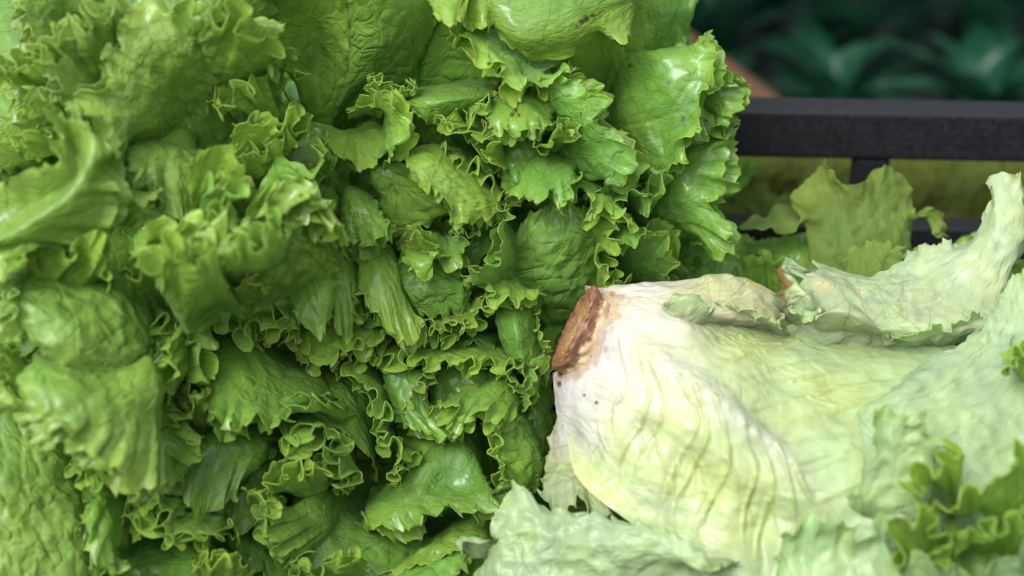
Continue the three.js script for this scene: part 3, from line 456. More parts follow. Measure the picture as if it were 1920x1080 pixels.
leaf(Bh, 'lime', [3.6, 3], [[[400, 730, -46], [470, 820, -44], [480, 960, -44]], [[350, 800, -58], [410, 880, -58], [430, 980, -56]], [[310, 870, -64], [320, 930, -66], [340, 1000, -66], [340, 1060, -66], [430, 1050, -60], [490, 1070, -54]]]);
leaf(Bh, 'lime', [4, 5, { loop: .9 }], [[[540, 800, -40], [660, 850, -38], [780, 850, -36], [860, 880, -30]], [[470, 830, -50], [520, 930, -54], [600, 830, -54], [630, 960, -56], [700, 900, -54], [740, 950, -54], [790, 910, -52], [870, 890, -44]]]);
leaf(Bh, 'green', [3, 4], [[[480, 700, -40], [600, 780, -38], [700, 800, -36]], [[470, 760, -50], [540, 830, -52], [600, 810, -52], [650, 860, -50]]]);
leaf(Bh, 'green', [1, 2], [[[1010, 600, -6], [1040, 620, -4], [1060, 700, -2]], [[900, 720, -14], [980, 760, -12], [1040, 800, -10]], [[820, 850, -20], [900, 920, -20], [960, 900, -18]]]);
leaf(Bh, 'green', [2, 4, { pk: 2 }], [[[480, 960, -30], [650, 990, -28], [850, 990, -24]], [[400, 1120, -40], [650, 1130, -38], [900, 1130, -34]]]);
leaf(Bh, 'lime', [2.4, 3], [[[760, 1100, -40], [840, 1110, -40], [920, 1090, -38]], [[740, 1040, -50], [790, 1030, -52], [860, 1020, -52], [910, 1060, -48]]]);
leaf(Bh, 'green', [2, 3], [[[880, 900, -8], [1000, 960, -8], [1100, 1000, -8]], [[860, 1000, -18], [960, 1060, -18], [1060, 1120, -18]]]);
zoom(480, 540, 2);
leaf(Bh, 'green', [1, 3, { pk: 1.5, tile: .13 }], [[[60, 260, 0], [200, 320, -2], [340, 350, 4], [450, 420, 10]], [[130, 400, -14], [250, 410, -12], [370, 470, -6], [450, 560, 6]], [[230, 520, -18], [330, 560, -14], [430, 640, -6], [465, 720, 4]]]);
leaf(Bh, 'lime', [3.6, 5, { loop: .9 }], [[[170, 480, -22], [260, 520, -24], [330, 620, -18], [380, 680, -12]], [[100, 560, -40], [170, 590, -44], [220, 530, -44], [290, 560, -42], [330, 600, -40], [260, 640, -40], [330, 690, -36], [380, 710, -30], [330, 770, -30]]]);
leaf(Bh, 'lime', [2.8, 7], [[[480, 200, 10], [600, 180, 16], [760, 200, 20], [900, 200, 18], [970, 230, 16]], [[470, 220, -4], [600, 240, 0], [760, 240, 2], [900, 250, 2], [970, 270, 4]], [[460, 240, -10], [520, 300, -12], [560, 250, -12], [620, 290, -12], [700, 290, -10], [750, 270, -10], [830, 310, -10], [880, 280, -8], [960, 300, -6]]]);
leaf(Bh, 'green', [1.5, 2], [[[700, 250, 18], [800, 180, 14], [900, 190, 16]], [[740, 260, 8], [830, 220, 8], [900, 230, 10]]]);
leaf(Bh, 'lime', [3, 8, { loop: .8 }], [[[430, 270, 6], [500, 400, 8], [510, 520, 8], [540, 640, 8], [540, 740, 4]], [[340, 270, -12], [360, 330, -16], [420, 370, -16], [450, 440, -18], [490, 480, -18], [460, 560, -18], [530, 600, -18], [550, 640, -18], [510, 700, -18], [570, 680, -14], [540, 750, -12]]]);
leaf(Bh, 'green', [2.2, 4], [[[470, 230, 0], [540, 270, 0], [590, 290, 4]], [[490, 330, -4], [570, 360, -6], [640, 320, -4]], [[510, 420, -2], [580, 450, -8], [650, 450, -4]], [[540, 500, 0], [600, 530, -10], [680, 560, -12], [760, 560, -8]]]);
leaf(Bh, 'lime', [2.2, 3], [[[560, 360, 2], [600, 360, 2], [640, 320, 2]], [[555, 460, -8], [590, 420, -10], [620, 360, -10], [650, 320, -8]]]);
leaf(Bh, 'green', [1, 2, { pk: 1.6 }], [[[650, 310, 12], [760, 300, 10], [900, 320, 14]], [[660, 450, 10], [760, 420, 6], [880, 360, 6]]]);
leaf(Bh, 'lime', [3, 5], [[[860, 350, 6], [930, 340, 2], [985, 420, 4]], [[760, 400, -6], [860, 420, -8], [970, 440, -4]], [[670, 430, -14], [740, 480, -18], [760, 540, -16], [830, 460, -18], [870, 510, -18], [930, 500, -14], [980, 470, -8]]]);
leaf(Bh, 'lime', [0.8, 2, { mat: 'savoy', pk: 2 }], [[[900, 520, -4], [960, 490, 4], [1050, 560, 14]], [[900, 620, -8], [980, 620, -2], [1070, 640, 10]], [[940, 730, 0], [1010, 760, 4], [1080, 740, 14]]]);
leaf(Bh, 'lime', [2.4, 3], [[[930, 560, -2], [930, 650, 0], [950, 720, 2]], [[880, 510, -10], [910, 560, -12], [880, 620, -12], [930, 660, -12], [920, 720, -10]]]);
leaf(Bh, 'lime', [2.4, 3], [[[940, 320, 2], [980, 340, 4], [1000, 420, 6]], [[930, 310, -6], [980, 380, -10], [1020, 340, -8], [1010, 450, -4]]]);
leaf(Bh, 'green', [1, 2], [[[540, 560, 8], [640, 550, 6], [740, 580, 8]], [[550, 640, 6], [620, 630, 2], [700, 600, 4]]]);
leaf(Bh, 'green', [2.2, 7, { pk: 1.6, tile: .12 }], [[[560, 650, 4], [680, 600, 2], [780, 600, 0], [850, 650, 0]], [[480, 760, -6], [620, 740, -10], [720, 750, -5], [860, 720, -8]], [[420, 830, -12], [560, 820, -16], [660, 800, -14], [800, 780, -14], [900, 750, -10]], [[405, 860, -16], [490, 900, -20], [600, 910, -22], [650, 850, -22], [750, 820, -20], [830, 850, -20], [890, 840, -16], [910, 720, -8]]]);
leaf(Bh, 'green', [3, 5], [[[240, 760, -18], [270, 820, -16], [280, 920, -16]], [[130, 830, -28], [180, 900, -28], [200, 980, -26]], [[90, 780, -36], [40, 840, -40], [40, 920, -42], [70, 970, -42], [90, 1010, -40], [160, 1010, -36], [190, 1020, -30]]]);
leaf(Bh, 'lime', [2.2, 2], [[[0, 800, -30], [30, 860, -32], [10, 900, -32]], [[-20, 790, -44], [40, 785, -46], [80, 840, -46], [30, 890, -44]]]);
leaf(Bh, 'green', [1, 2, { pk: 1.8 }], [[[270, 760, -2], [400, 880, 0], [640, 940, 2]], [[200, 880, -18], [380, 980, -14], [600, 1010, -6]], [[200, 1040, -24], [350, 1110, -22], [560, 1120, -16]]]);
leaf(Bh, 'lime', [3, 3], [[[110, 760, -24], [190, 780, -22], [260, 740, -20]], [[40, 770, -40], [100, 670, -42], [180, 670, -42], [200, 700, -42], [260, 660, -38]]]);
leaf(Bh, 'green', [1.6, 3, { pk: 1.8 }], [[[640, 940, 0], [760, 870, 2], [870, 850, 4]], [[540, 1020, -10], [700, 950, -12], [850, 920, -8]], [[430, 1070, -16], [600, 1050, -18], [780, 960, -18], [870, 930, -12]]]);
leaf(Bh, 'green', [1.6, 3, { pk: 2, mat: 'savoy' }], [[[440, 1080, -14], [620, 1040, -18], [760, 980, -16]], [[460, 1180, -24], [640, 1160, -28], [800, 1050, -24]]]);
leaf(Bh, 'lime', [2.4, 3], [[[150, 1100, -30], [260, 1120, -30], [380, 1100, -28]], [[130, 1050, -40], [200, 1060, -42], [280, 1040, -42], [340, 1020, -42], [400, 1030, -36]]]);
leaf(Bh, 'green', [1, 2], [[[1000, 440, 20], [1060, 330, 22], [1110, 320, 26]], [[1020, 560, 22], [1070, 500, 20], [1110, 480, 26]], [[1060, 700, 26], [1090, 620, 24], [1110, 600, 28]]]);
leaf(Bh, 'green', [2, 3], [[[760, 800, 12], [860, 860, 10], [980, 820, 14]], [[780, 980, 4], [880, 960, 2], [980, 900, 6]], [[740, 1120, -4], [860, 1100, -6], [960, 1060, 0]]]);

dense.clear();
// deeper leaves of both heads, showing dark in the gaps, and the stalks that carry them
function fill(head, list, r) {
  for (const [x, y, d, len, wid] of list) {
    const a = r() * 6.28, ca = Math.cos(a), sa = Math.sin(a), P = (u, v, dd) => [x + ca * u * len - sa * v * wid, y + sa * u * len + ca * v * wid, d + dd];
    leaf(head, 'green', [3, 4, { step: 0.003, pk: 2.4, ext: 0, tail: 0 }], [[P(-1, -0.35, 14), P(-1, 0, 18), P(-1, 0.35, 14)], [P(-0.2, -0.8, 6), P(-0.2, 0, 10), P(-0.2, 0.8, 6)], [P(0.6, -1.0, -2), P(0.9, 0, 0), P(0.6, 1.0, -2)]]);
  }
}
zoom(0, 0, 1);
{
  const r = rngFrom(4242), a = [], b = [];
  for (let y = 60; y <= 520; y += 115) for (let x = 40; x <= 1230; x += 170) a.push([x + (r() - 0.5) * 60, y + (r() - 0.5) * 50, (x < 420 ? 8 : 52) + r() * 16, 120, 105]);
  for (let k = 0; k < 16; k++) a.push([60 + 1150 * r(), 60 + 480 * r(), 74 + 14 * r(), 150, 130]);
  for (let y = 610; y <= 1080; y += 115) for (let x = 20; x <= 1000; x += 165) b.push([x + (r() - 0.5) * 60, y + (r() - 0.5) * 50, (x < 420 ? 0 : 44) + r() * 14, 115, 100]);
  for (let k = 0; k < 14; k++) b.push([40 + 980 * r(), 600 + 480 * r(), 60 + 12 * r(), 140, 120]);
  fill(A, a, r); fill(Bh, b, r);
}
const stalkMat = new THREE.MeshPhysicalMaterial({ color: new THREE.Color().setRGB(0.45, 0.5, 0.24), roughness: 0.6 });
function stalk(head, px, py, d) {
  zoom(0, 0, 1); const top = at(px, py, d), base = head.position;
  const c = new THREE.CatmullRomCurve3([new THREE.Vector3(base.x, floorY + 0.002, base.z), base.clone().lerp(top, 0.5).add(new THREE.Vector3(0, 0.004, 0)), top]);
  const g = new THREE.TubeGeometry(c, 14, 0.017, 14, false), cap = new THREE.SphereGeometry(0.017, 14, 10).translate(top.x, top.y, top.z), foot = new THREE.SphereGeometry(0.0172, 14, 10).scale(1, 0.3, 1).translate(base.x, floorY + 0.0055, base.z);
  part(head, 'stalk', mergeGeometries([g, cap, foot]), stalkMat);
}
stalk(A, 700, 400, 105); stalk(Bh, 640, 930, 84);

// ---------------------------------------------------------------- pale head lying on its side, cut stem to the left
const C = thing('pale_lettuce', 'pale whitish-green lettuce head lying on its side with a browned cut stem', 'lettuce', under(1380, 800, 60));
zoom(900, 480, 1.8);
// raised veins on the outer face of the big leaf: [points in the close view, height mm, width mm]
const veins = [], veinTone = [.38, .46, .14];
{
  const r = rngFrom(61), mid = [[430, 250], [560, 330], [700, 425], [850, 540], [1000, 650], [1110, 770], [1220, 890]], on = (q) => { const k = Math.min(5, Math.floor(q * 6)), f = q * 6 - k; return [lerp(mid[k][0], mid[k + 1][0], f), lerp(mid[k][1], mid[k + 1][1], f)]; };
  veins.push({ p: mid, h: 5.0, w: 7.5, tone: [.60, .60, .44], k: 0.7 });
  for (let k = 0; k < 11; k++) {        // towards the upper edge
    const a = on(0.05 + (k + 0.6 * r()) / 12.5), e = [a[0] + 600 + 200 * r(), 170 + k * 46 + 40 * r()], b = [lerp(a[0], e[0], .3), lerp(a[1], e[1], .42) + 26 * r()], c = [lerp(a[0], e[0], .66), lerp(a[1], e[1], .76) + 40 * (r() - .5)];
    veins.push({ p: [a, b, c, e], h: 0.6 + 0.4 * r(), w: 0.95 + 0.4 * r(), tone: veinTone, k: 0.42 });
    for (let m = 0; m < 3; m++) { const f = lerp(0.1, 0.9, r()), q = [lerp(b[0], c[0], f), lerp(b[1], c[1], f)], d = m % 2 ? 1 : -1; veins.push({ p: [q, [q[0] + 60, q[1] + d * (8 + 14 * r())], [q[0] + 130 + 60 * r(), q[1] + d * (14 + 34 * r())]], h: 0.6, w: 0.9, tone: veinTone, k: 0.40 }); }
    veins.push({ p: [[b[0], b[1] + 26], [c[0], c[1] + 20 + 20 * r()], [e[0], e[1] + 30 * r()]], h: -1.6 - 1.4 * r(), w: 4 + 3 * r() });
  }
  for (let k = 0; k < 12; k++) {        // towards the lower edge
    const a = on(0.03 + (k + 0.7 * r()) / 13), e = [a[0] - 220 + 32 * k + 70 * r(), a[1] + 470 + 90 * r()], b = [lerp(a[0], e[0], .25) + 30 + 40 * r(), lerp(a[1], e[1], .33)], c = [lerp(a[0], e[0], .65) + 50 * (r() - .3), lerp(a[1], e[1], .68)];
    veins.push({ p: [a, b, c, e], h: 0.9 + 0.5 * r(), w: 1.1 + 0.4 * r(), tone: veinTone, k: 0.40 });
    for (let m = 0; m < 3; m++) { const f = lerp(0.05, 0.9, r()), q = [lerp(b[0], c[0], f), lerp(b[1], c[1], f)], d = m % 2 ? 1 : -1; veins.push({ p: [q, [q[0] + d * (6 + 16 * r()), q[1] + 46], [q[0] + d * (12 + 34 * r()), q[1] + 90 + 80 * r()]], h: 0.7, w: 1.0, tone: veinTone, k: 0.40 }); }
    veins.push({ p: [[b[0] + 24, b[1] + 20], [c[0] + 16 + 24 * r(), c[1]], [e[0] + 40 * r(), e[1]]], h: -2.6 - 2.4 * r(), w: 5 + 4 * r() });
  }
}
const stemMid = at(330, 245, -4), rust = [.24, .10, .03];
const whiteFrom = (P, s, t, c) => {      // the blanched foot of the leaf, rust flecks by the cut
  const d = P.distanceTo(stemMid) * 1000, x = P.x * 1000, y = P.y * 1000, z = P.z * 1000;
  const w = 1 - sstep(d + 9 * noise3(x / 18, y / 18, z / 18), 22, 66), out = c.slice();
  const white = [.68, .64, .56];
  for (let k = 0; k < 3; k++) out[k] = lerp(out[k], white[k], w);
  const tan = (1 - sstep(d + 3.5 * noise3(x / 5, y / 5, z / 5) + 2 * noise3(x / 2, y / 2, z / 2), 20, 25)) * 0.6;
  for (let k = 0; k < 3; k++) out[k] = lerp(out[k], [.46, .30, .15][k], tan);
  const fl = noise3(x / 2.6, y / 2.6, z / 2.6), q = (fl > 0.76 + Math.max(0, d - 24) * 0.02 ? 0.55 : 0);
  for (let k = 0; k < 3; k++) out[k] = lerp(out[k], rust[k] * 2, q);
  return out;
};
leaf(C, 'pale', { name: 'outer_leaf', amp: 0, mat: 'main', pk: 0.8, wrk: 0.2, back: 0, ext: 0, tail: 0, step: 0.0008, maxS: 330, maxT: 320, tile: .17, v0: 0, uMid: .5, paint: whiteFrom,
  ribs: veins,
  spots: [[352, 470, 1.2, rust], [392, 495, 1.0, rust], [445, 130, 2, [.5, .26, .05]], [540, 130, 3.4, [.62, .48, .28]], [270, 400, 1.6, rust], [268, 430, 1.2, rust], [340, 350, 1, rust], [830, 275, 1.4, [.42, .44, .18]]],
}, [
  [[395, 105, 2], [415, 200, -12], [365, 310, -14], [285, 375, -4], [245, 395, 8]],
  [[520, 104, 4], [540, 200, -22], [470, 400, -34], [330, 480, -20], [255, 520, 0]],
  [[640, 120, 4], [700, 250, -28], [640, 480, -46], [400, 600, -34], [290, 600, -14]],
  [[760, 170, 2], [850, 330, -32], [800, 560, -54], [560, 760, -46], [330, 750, -32]],
  [[900, 222, 0], [1000, 400, -34], [960, 700, -58], [740, 900, -54], [480, 880, -46]],
  [[1080, 222, 4], [1200, 450, -36], [1150, 780, -62], [900, 1020, -60], [640, 980, -55]],
  [[1300, 205, 10], [1450, 480, -38], [1400, 850, -66], [1100, 1150, -66], [800, 1120, -62]],
  [[1560, 200, 12], [1700, 500, -40], [1650, 900, -70], [1300, 1250, -72], [1000, 1250, -60]]]);
leaf(C, 'mint', [2, 5, { mat: 'pale', pk: 2.4, tile: .12, spots: [[66, 792, 2, [.4, .16, .06]]] }], [[[0, 1200, -50], [300, 1250, -60], [700, 1250, -64], [900, 1200, -66]], [[0, 1080, -46], [220, 1060, -54], [480, 1060, -60], [760, 1060, -62]], [[30, 950, -44], [180, 930, -50], [380, 960, -58], [600, 1000, -68], [780, 1080, -74]], [[10, 1000, -42], [60, 840, -38], [110, 770, -36], [210, 830, -42], [300, 865, -48], [380, 855, -54], [460, 885, -58], [560, 900, -64], [690, 960, -70], [840, 1060, -74]]]);
leaf(C, 'wan', [3, 3, { mat: 'pale' }], [[[230, 760, -12], [330, 730, -20], [420, 780, -32]], [[220, 830, -26], [300, 860, -32], [330, 830, -36], [400, 880, -40], [460, 900, -42]]]);
leaf(C, 'straw', [1, 2, { mat: 'pale', paint: whiteFrom }], [[[290, 470, -2], [300, 600, -8], [330, 720, -14]], [[260, 540, 4], [250, 650, 0], [260, 740, -6]], [[265, 540, 12], [215, 660, 10], [225, 760, 6]]]);
leaf(C, 'straw', [1, 3, { mat: 'pale', pk: 1.6, paint: whiteFrom, spots: [[850, 170, 2, [.46, .30, .12]], [920, 95, 2, [.6, .46, .1]], [690, 135, 2.2, [.58, .42, .2]]] }], [[[400, 105, 6], [560, 170, -10], [720, 200, -16], [900, 210, -12], [1020, 235, -8]], [[480, 92, 6], [640, 110, -6], [760, 130, -10], [900, 150, -8], [1030, 200, -4]], [[520, 100, 12], [700, 75, 6], [800, 65, 6], [920, 90, 8], [1030, 130, 8]], [[540, 170, 26], [700, 140, 24], [800, 130, 24], [920, 140, 24], [1020, 170, 24]]]);
leaf(C, 'pale', [0.8, 2, { mat: 'pale' }], [[[630, 190, -18], [690, 220, -22], [760, 210, -22]], [[650, 150, -26], [700, 140, -28], [770, 170, -26]], [[680, 130, -22], [740, 130, -20], [770, 190, -16]]]);
leaf(C, 'wan', [2, 4, { mat: 'pale' }], [[[760, 190, -8], [880, 190, -8], [1010, 240, -10]], [[830, 160, -16], [890, 180, -20], [950, 200, -20], [990, 230, -20], [1035, 210, -14]]]);
zoom(1380, 480, 1.8);
leaf(C, 'wan', [1.4, 4, { mat: 'pale', pk: 2.2, tile: .11, tail: 20, spots: [[300, 110, 5, [.56, .52, .26]], [420, 120, 3, [.52, .50, .26]], [650, 205, 3, [.45, .43, .18]]] }], [[[200, 150, -6], [270, 222, -12], [420, 250, -14], [700, 250, -16], [900, 235, -16]], [[230, 60, 0], [350, 90, -2], [480, 150, -6], [700, 170, -6], [900, 150, -8]], [[245, 20, 4], [340, 40, 6], [500, 80, 6], [700, 40, 6], [960, -60, 0]], [[215, 80, 10], [255, 0, 12], [330, 20, 14], [480, 60, 16], [594, -18, 18], [756, -45, 18], [828, -99, 16], [864, -198, 12], [837, -261, 10], [980, -300, 6]]]);
const curlLeaf = leaf(C, 'wan', [1.4, 2, { mat: 'pale', spots: [[135, 50, 6, [.15, .085, .02]], [150, 100, 5, [.17, .10, .03]], [150, 75, 5, [.15, .085, .02]], [145, 130, 3.5, [.2, .14, .06]]] }], [[[140, 150, -8], [200, 180, -14], [240, 210, -16]], [[160, 100, -16], [220, 120, -22], [270, 170, -22]], [[130, 45, -10], [180, 60, -14], [220, 90, -12], [275, 150, -14]]]);
leaf(C, 'mint', [1.2, 2, { mat: 'pale' }], [[[200, 170, -14], [230, 160, -14], [270, 170, -14]], [[190, 180, -22], [230, 220, -26], [275, 210, -24]]]);
leaf(C, 'wan', { amp: .8, n: 2, mat: 'pale', rim: 1 }, [[[285, 245, -16], [380, 235, -20], [480, 268, -20]], [[280, 195, -26], [380, 190, -30], [500, 258, -24]], [[310, 170, -22], [370, 155, -24], [440, 200, -20], [510, 262, -18]], [[320, 185, -8], [380, 175, -8], [450, 220, -10]]]);
leaf(C, 'mintg', [1.6, 4, { mat: 'pale' }], [[[500, 270, -14], [620, 285, -16], [740, 250, -14], [830, 225, -10]], [[530, 255, -22], [570, 275, -24], [640, 250, -24], [750, 240, -22], [770, 205, -22], [825, 212, -18]]]);
leaf(C, 'mint', [1.2, 3, { mat: 'pale', pk: 2.2, tile: .12, back: 0.02, wrk: 0.6, maxT: 180, plunge: 34, ext: .5 }], [[[520, 900, -76], [760, 900, -74], [1010, 860, -68]], [[470, 700, -64], [760, 700, -64], [1010, 660, -58]], [[440, 530, -47], [760, 550, -54], [1010, 500, -46]], [[560, 450, -42], [800, 420, -40], [1000, 350, -32]], [[700, 340, -28], [880, 280, -26], [1010, 200, -20]], [[800, 285, -20], [850, 210, -16], [930, 85, -10], [1000, 50, -8]]]);
leaf(C, 'mintg', [2.2, 3, { mat: 'pale', pk: 2 }], [[[400, 830, -70], [520, 860, -76], [640, 860, -80]], [[440, 740, -76], [560, 720, -82], [660, 740, -84]], [[480, 640, -78], [560, 600, -84], [660, 650, -86]], [[470, 520, -80], [500, 505, -82], [540, 550, -84], [600, 540, -86], [640, 520, -86], [650, 600, -86], [730, 630, -86]]]);
leaf(C, 'lime', [3.9, 3, { reach: 1.6, rimR: .3, loop: .3 }], [[[690, 740, -84], [720, 800, -80], [740, 850, -78]], [[600, 810, -100], [630, 740, -104], [700, 700, -106], [740, 640, -98]]]);
leaf(C, 'lime', [3.4, 2, { reach: 1.6, rimR: .3, loop: .3 }], [[[640, 860, -80], [760, 870, -76], [850, 840, -78]], [[600, 840, -98], [680, 870, -100], [760, 810, -98], [840, 810, -96]]]);
leaf(C, 'lime', [4.1, 2, { reach: 1.6, rimR: .3, loop: .3 }], [[[850, 880, -88], [920, 870, -86], [1000, 880, -88]], [[830, 790, -104], [900, 740, -110], [920, 650, -110], [1000, 620, -106]]]);
leaf(C, 'lime', [4.1, 3, { reach: 1.6, rimR: .3, loop: .3 }], [[[600, 1080, -84], [700, 1010, -82], [720, 900, -82]], [[545, 970, -102], [570, 880, -106], [640, 880, -108], [690, 940, -106], [660, 1040, -102]]]);
leaf(C, 'lime', [3.7, 3, { reach: 1.6, rimR: .3, loop: .3 }], [[[700, 1000, -82], [800, 980, -80], [920, 1000, -82]], [[800, 960, -98], [860, 890, -104], [910, 900, -106], [1000, 860, -106]]]);
leaf(C, 'mintg', [3.8, 3, { reach: 1.4 }], [[[560, 1180, -96], [760, 1180, -98], [1010, 1180, -98]], [[560, 1070, -104], [650, 1030, -108], [760, 1060, -108], [840, 1060, -108], [1000, 960, -108]]]);
leaf(C, 'lime', [3, 3], [[[930, 320, -36], [960, 420, -40], [1000, 480, -44]], [[935, 400, -60], [950, 330, -60], [1000, 300, -58]], ]);
leaf(C, 'mintg', [3, 3, { pk: 2, mat: 'pale', reach: 1.4 }], [[[150, 1150, -84], [350, 1180, -88], [600, 1150, -92]], [[170, 1000, -82], [330, 1000, -86], [500, 980, -90]], [[170, 920, -84], [250, 900, -88], [360, 890, -88], [370, 930, -90], [480, 940, -94], [540, 900, -92]]]);
leaf(C, 'green', [2, 3], [[[560, 760, -66], [760, 780, -64], [1010, 740, -60]], [[560, 960, -74], [760, 960, -74], [1010, 940, -74]], [[560, 1180, -84], [760, 1180, -84], [1010, 1180, -84]]]);
// hidden under-leaves that carry the head down to the crate floor
zoom(0, 0, 1);
{ const r = rngFrom(99), l = []; for (let y = 680; y < 1080; y += 150) for (let x = 1130; x < 1920; x += 190) l.push([x + r() * 40, y + r() * 40, 40 + r() * 10, 120, 90]); fill(C, l, r); }
stalk(C, 1300, 720, 30);

// the cut stem: a short worn drum with a rough brown face
{
  zoom(900, 480, 1.8);
  const top = at(378, 112, 0), low = at(258, 378, -8), mid = top.clone().lerp(low, 0.5), axisY = top.clone().sub(low).normalize();
  const nrm = camRight.clone().multiplyScalar(-0.93).addScaledVector(camUp, 0.40).addScaledVector(camBack, 0.14); nrm.addScaledVector(axisY, -nrm.dot(axisY)).normalize();
  const side = new THREE.Vector3().crossVectors(axisY, nrm).normalize(), R = top.distanceTo(low) / 2;
  // profile: from the neck, out to the rim, in over the sunken face
  const prof = [[0.86, -9], [0.95, -5.5], [1.0, -3], [1.04, -1.2], [1.03, 0.4], [0.95, 1.1], [0.84, 0.6], [0.7, -0.2], [0.52, -0.6], [0.34, -0.7], [0.17, -0.5], [0.0, -0.4]];
  const NA = 96, sub = 4, pr = []; for (let k = 0; k < prof.length - 1; k++) for (let q = 0; q < sub; q++) pr.push([lerp(prof[k][0], prof[k + 1][0], q / sub), lerp(prof[k][1], prof[k + 1][1], q / sub)]); pr.push(prof.at(-1));
  const pos = [], col = [], idx = [], uv = [];
  pr.forEach(([rr, h], j) => { for (let i = 0; i <= NA; i++) {
    const a = i / NA * 6.28318, cx = Math.cos(a), sx = Math.sin(a), n = noise3(cx * 2.2, sx * 2.2, h * 0.2), n2 = noise3(cx * rr * 9, sx * rr * 9, h * 0.5 + 4), n3 = noise3(cx * rr * 22, sx * rr * 22, h), str = noise3(cx * rr * 5, sx * rr * 28, 7);
    const rad = R * rr * (1 + 0.07 * n + 0.018 * n2 + 0.014 * n3), hh = (h + (rr > 0.75 ? 0.5 : 0.4) * n2 + 0.45 * n3) / 1000;
    const p = mid.clone().addScaledVector(axisY, cx * rad).addScaledVector(side, sx * rad * 0.92).addScaledVector(nrm, hh); pos.push(p.x, p.y, p.z); uv.push(i / NA, j / pr.length);
    const edge = sstep(rr, 0.62, 0.86), inner = [.23, .125, .042], bark = [.155, .06, .024], pith = [.26, .16, .07], neck = [.52, .37, .20];
    const c = [0, 1, 2].map((k) => { let v = lerp(lerp(pith[k], inner[k], sstep(rr + 0.2 * n2, 0.2, 0.55)), bark[k], clamp(edge + 0.35 * n2, 0, 1)); v *= 1 + 0.35 * n3 + 0.25 * str; const nk = sstep(-h + 1.2 * n2 + n, 3.2, 5.4); return Math.max(0.01, lerp(v, neck[k], nk)); });
    col.push(...c);
  } });
  for (let j = 0; j < pr.length - 1; j++) for (let i = 0; i < NA; i++) { const a = j * (NA + 1) + i, b = a + 1, c = a + NA + 1, d = c + 1; idx.push(a, b, d, a, d, c); }
  const g = new THREE.BufferGeometry(); g.setAttribute('position', new THREE.Float32BufferAttribute(pos, 3)); g.setAttribute('color', new THREE.Float32BufferAttribute(col, 3)); g.setAttribute('uv', new THREE.Float32BufferAttribute(uv, 2)); g.setIndex(idx); g.computeVertexNormals();
  const m = part(C, 'cut_stem', g, new THREE.MeshPhysicalMaterial({ vertexColors: true, roughness: 0.62, clearcoat: 0.25, clearcoatRoughness: 0.4, side: THREE.DoubleSide })); m.userData.label = 'browned dried cut end of the stem';
}

// ---------------------------------------------------------------- shaded lettuce between the pale head and the crate wall
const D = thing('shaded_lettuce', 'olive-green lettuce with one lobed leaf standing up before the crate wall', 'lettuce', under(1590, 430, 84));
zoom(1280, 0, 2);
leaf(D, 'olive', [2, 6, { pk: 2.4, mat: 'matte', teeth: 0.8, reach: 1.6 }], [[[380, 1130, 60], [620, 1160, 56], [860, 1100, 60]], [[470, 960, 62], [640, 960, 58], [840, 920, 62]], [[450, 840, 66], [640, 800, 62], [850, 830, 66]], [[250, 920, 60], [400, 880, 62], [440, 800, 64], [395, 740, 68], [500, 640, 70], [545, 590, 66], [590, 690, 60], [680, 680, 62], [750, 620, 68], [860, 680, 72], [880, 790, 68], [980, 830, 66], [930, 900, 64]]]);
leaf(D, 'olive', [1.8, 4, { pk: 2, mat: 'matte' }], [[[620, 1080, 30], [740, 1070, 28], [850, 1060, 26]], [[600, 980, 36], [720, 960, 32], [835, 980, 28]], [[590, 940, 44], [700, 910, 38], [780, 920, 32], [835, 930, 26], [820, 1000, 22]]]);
leaf(D, 'wan', [1.4, 3, { mat: 'pale', pk: 2 }], [[[820, 1060, 26], [960, 1060, 26], [1100, 1000, 26]], [[850, 930, 40], [960, 920, 40], [1080, 890, 38]]]);
leaf(D, 'green', [2, 3, { pk: 2 }], [[[160, 1160, 70], [330, 1160, 66], [480, 1160, 62]], [[180, 1000, 78], [320, 980, 76], [470, 980, 70]], [[190, 900, 84], [330, 890, 84], [460, 880, 78]]]);
leaf(D, 'green', [2, 3, { pk: 2 }], [[[-100, 1140, 66], [60, 1160, 66], [240, 1160, 64]], [[-100, 960, 72], [80, 980, 74], [240, 960, 74]], [[-60, 860, 80], [100, 870, 82], [240, 870, 84]]]);
leaf(D, 'green', [2, 3, { pk: 2 }], [[[420, 1200, 50], [640, 1220, 46], [900, 1200, 46]], [[400, 1060, 62], [640, 1050, 58], [900, 1040, 58]], [[420, 940, 74], [640, 930, 72], [900, 930, 72]]]);
zoom(0, 0, 1);
{ const r = rngFrom(15), l = []; for (let x = 1230; x < 1920; x += 150) l.push([x, 520 + r() * 20, 74 + r() * 8, 90, 90], [x + 60, 560, 60, 90, 80]); fill(D, l, r); }
stalk(D, 1590, 540, 80);

// ---------------------------------------------------------------- lettuce outside the crate, seen through its slots
const E = thing('yellowish_lettuce', 'blurred yellow-green lettuce seen through the slots behind the crate', 'lettuce', under(1640, 420, 170));
zoom(1280, 0, 2);
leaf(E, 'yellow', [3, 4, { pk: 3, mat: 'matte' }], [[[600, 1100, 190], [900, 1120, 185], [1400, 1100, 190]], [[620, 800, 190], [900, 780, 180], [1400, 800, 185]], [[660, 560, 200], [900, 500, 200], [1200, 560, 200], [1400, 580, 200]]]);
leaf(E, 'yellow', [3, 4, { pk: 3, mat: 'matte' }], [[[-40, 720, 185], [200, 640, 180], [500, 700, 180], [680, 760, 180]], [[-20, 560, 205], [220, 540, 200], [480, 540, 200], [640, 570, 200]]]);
leaf(E, 'olive', [3, 4, { pk: 3, mat: 'matte' }], [[[60, 960, 185], [250, 960, 185], [460, 960, 185]], [[100, 820, 175], [250, 760, 170], [400, 800, 172]], [[80, 740, 180], [240, 700, 176], [420, 760, 180]]]);
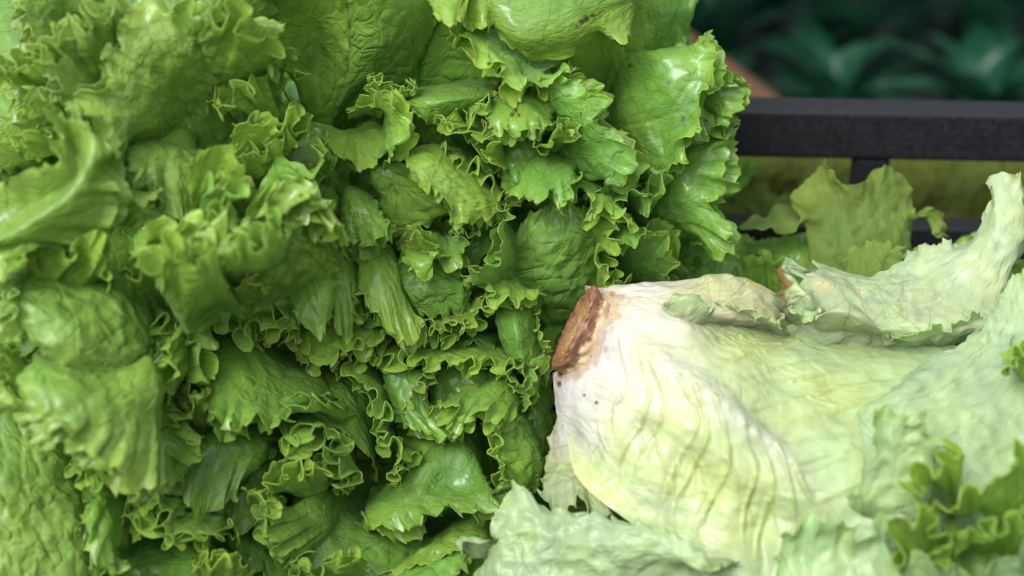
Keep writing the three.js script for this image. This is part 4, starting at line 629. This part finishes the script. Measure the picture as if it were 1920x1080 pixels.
leaf(E, 'green', [3, 3, { pk: 3, mat: 'matte' }], [[[130, 700, 165], [200, 680, 165], [260, 640, 165]], [[150, 650, 160], [220, 610, 158], [295, 600, 160]]]);
leaf(E, 'green', [3, 4, { pk: 3, mat: 'matte' }], [[[-100, 1200, 215], [500, 1200, 215], [1400, 1200, 215]], [[-100, 860, 218], [500, 860, 218], [1400, 860, 218]], [[-100, 600, 222], [500, 580, 222], [1400, 600, 222]]]);
stalk(E, 1640, 520, 178);

// ---------------------------------------------------------------- dark greens on the ground behind, and a wooden board beside them
{
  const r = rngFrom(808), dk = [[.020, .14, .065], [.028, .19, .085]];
  zoom(0, 0, 1);
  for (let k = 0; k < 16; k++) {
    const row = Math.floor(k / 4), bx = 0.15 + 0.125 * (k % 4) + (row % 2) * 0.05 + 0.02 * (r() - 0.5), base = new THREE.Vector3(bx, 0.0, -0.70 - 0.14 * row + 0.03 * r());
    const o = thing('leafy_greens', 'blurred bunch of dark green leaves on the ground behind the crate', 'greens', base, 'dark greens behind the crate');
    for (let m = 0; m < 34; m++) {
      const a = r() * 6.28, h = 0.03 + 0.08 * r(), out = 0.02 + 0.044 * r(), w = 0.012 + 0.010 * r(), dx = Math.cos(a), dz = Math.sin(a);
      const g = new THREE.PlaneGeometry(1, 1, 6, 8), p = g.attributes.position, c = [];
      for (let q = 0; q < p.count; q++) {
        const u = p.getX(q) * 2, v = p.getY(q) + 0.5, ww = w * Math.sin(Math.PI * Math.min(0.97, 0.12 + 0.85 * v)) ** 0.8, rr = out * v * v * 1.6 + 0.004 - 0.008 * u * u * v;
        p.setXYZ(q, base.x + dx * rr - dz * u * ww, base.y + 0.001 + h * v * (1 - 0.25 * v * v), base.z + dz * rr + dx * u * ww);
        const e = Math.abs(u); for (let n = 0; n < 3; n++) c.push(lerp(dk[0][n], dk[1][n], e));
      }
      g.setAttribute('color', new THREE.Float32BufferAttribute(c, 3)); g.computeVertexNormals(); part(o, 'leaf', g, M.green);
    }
  }
  // wooden board leaning between the crates
  zoom(0, 0, 1);
  const a = at(1100, -20, 560), b = at(1440, 240, 420); a.y = Math.max(a.y, 0.03); const len = a.distanceTo(b) + 0.2, g = new RoundedBoxGeometry(len, 0.012, 0.07, 2, 0.002), S = 128, d = new Uint8Array(S * S * 4);
  for (let j = 0; j < S; j++) for (let i = 0; i < S; i++) { const k = (j * S + i) * 4, v = 0.8 + 0.2 * noise3(i / 40, j / 4, 3); d[k] = 255 * v; d[k + 1] = 255 * v * 0.9; d[k + 2] = 255 * v * 0.8; d[k + 3] = 255; }
  const wt = new THREE.DataTexture(d, S, S); wt.colorSpace = THREE.SRGBColorSpace; wt.magFilter = THREE.LinearFilter; wt.needsUpdate = true;
  const board = shadows(new THREE.Mesh(g, new THREE.MeshStandardMaterial({ color: new THREE.Color().setRGB(0.12, 0.07, 0.03), map: wt, roughness: 0.8 })));
  board.name = 'wooden_board'; board.position.copy(a).lerp(b, 0.5); board.quaternion.setFromUnitVectors(new THREE.Vector3(1, 0, 0), b.clone().sub(a).normalize());
  board.userData = { label: 'blurred brown wooden board behind the crate rim', category: 'board' }; scene.add(board);
}
console.log('leaf triangles', triangles);
renderer.render(scene, camera);
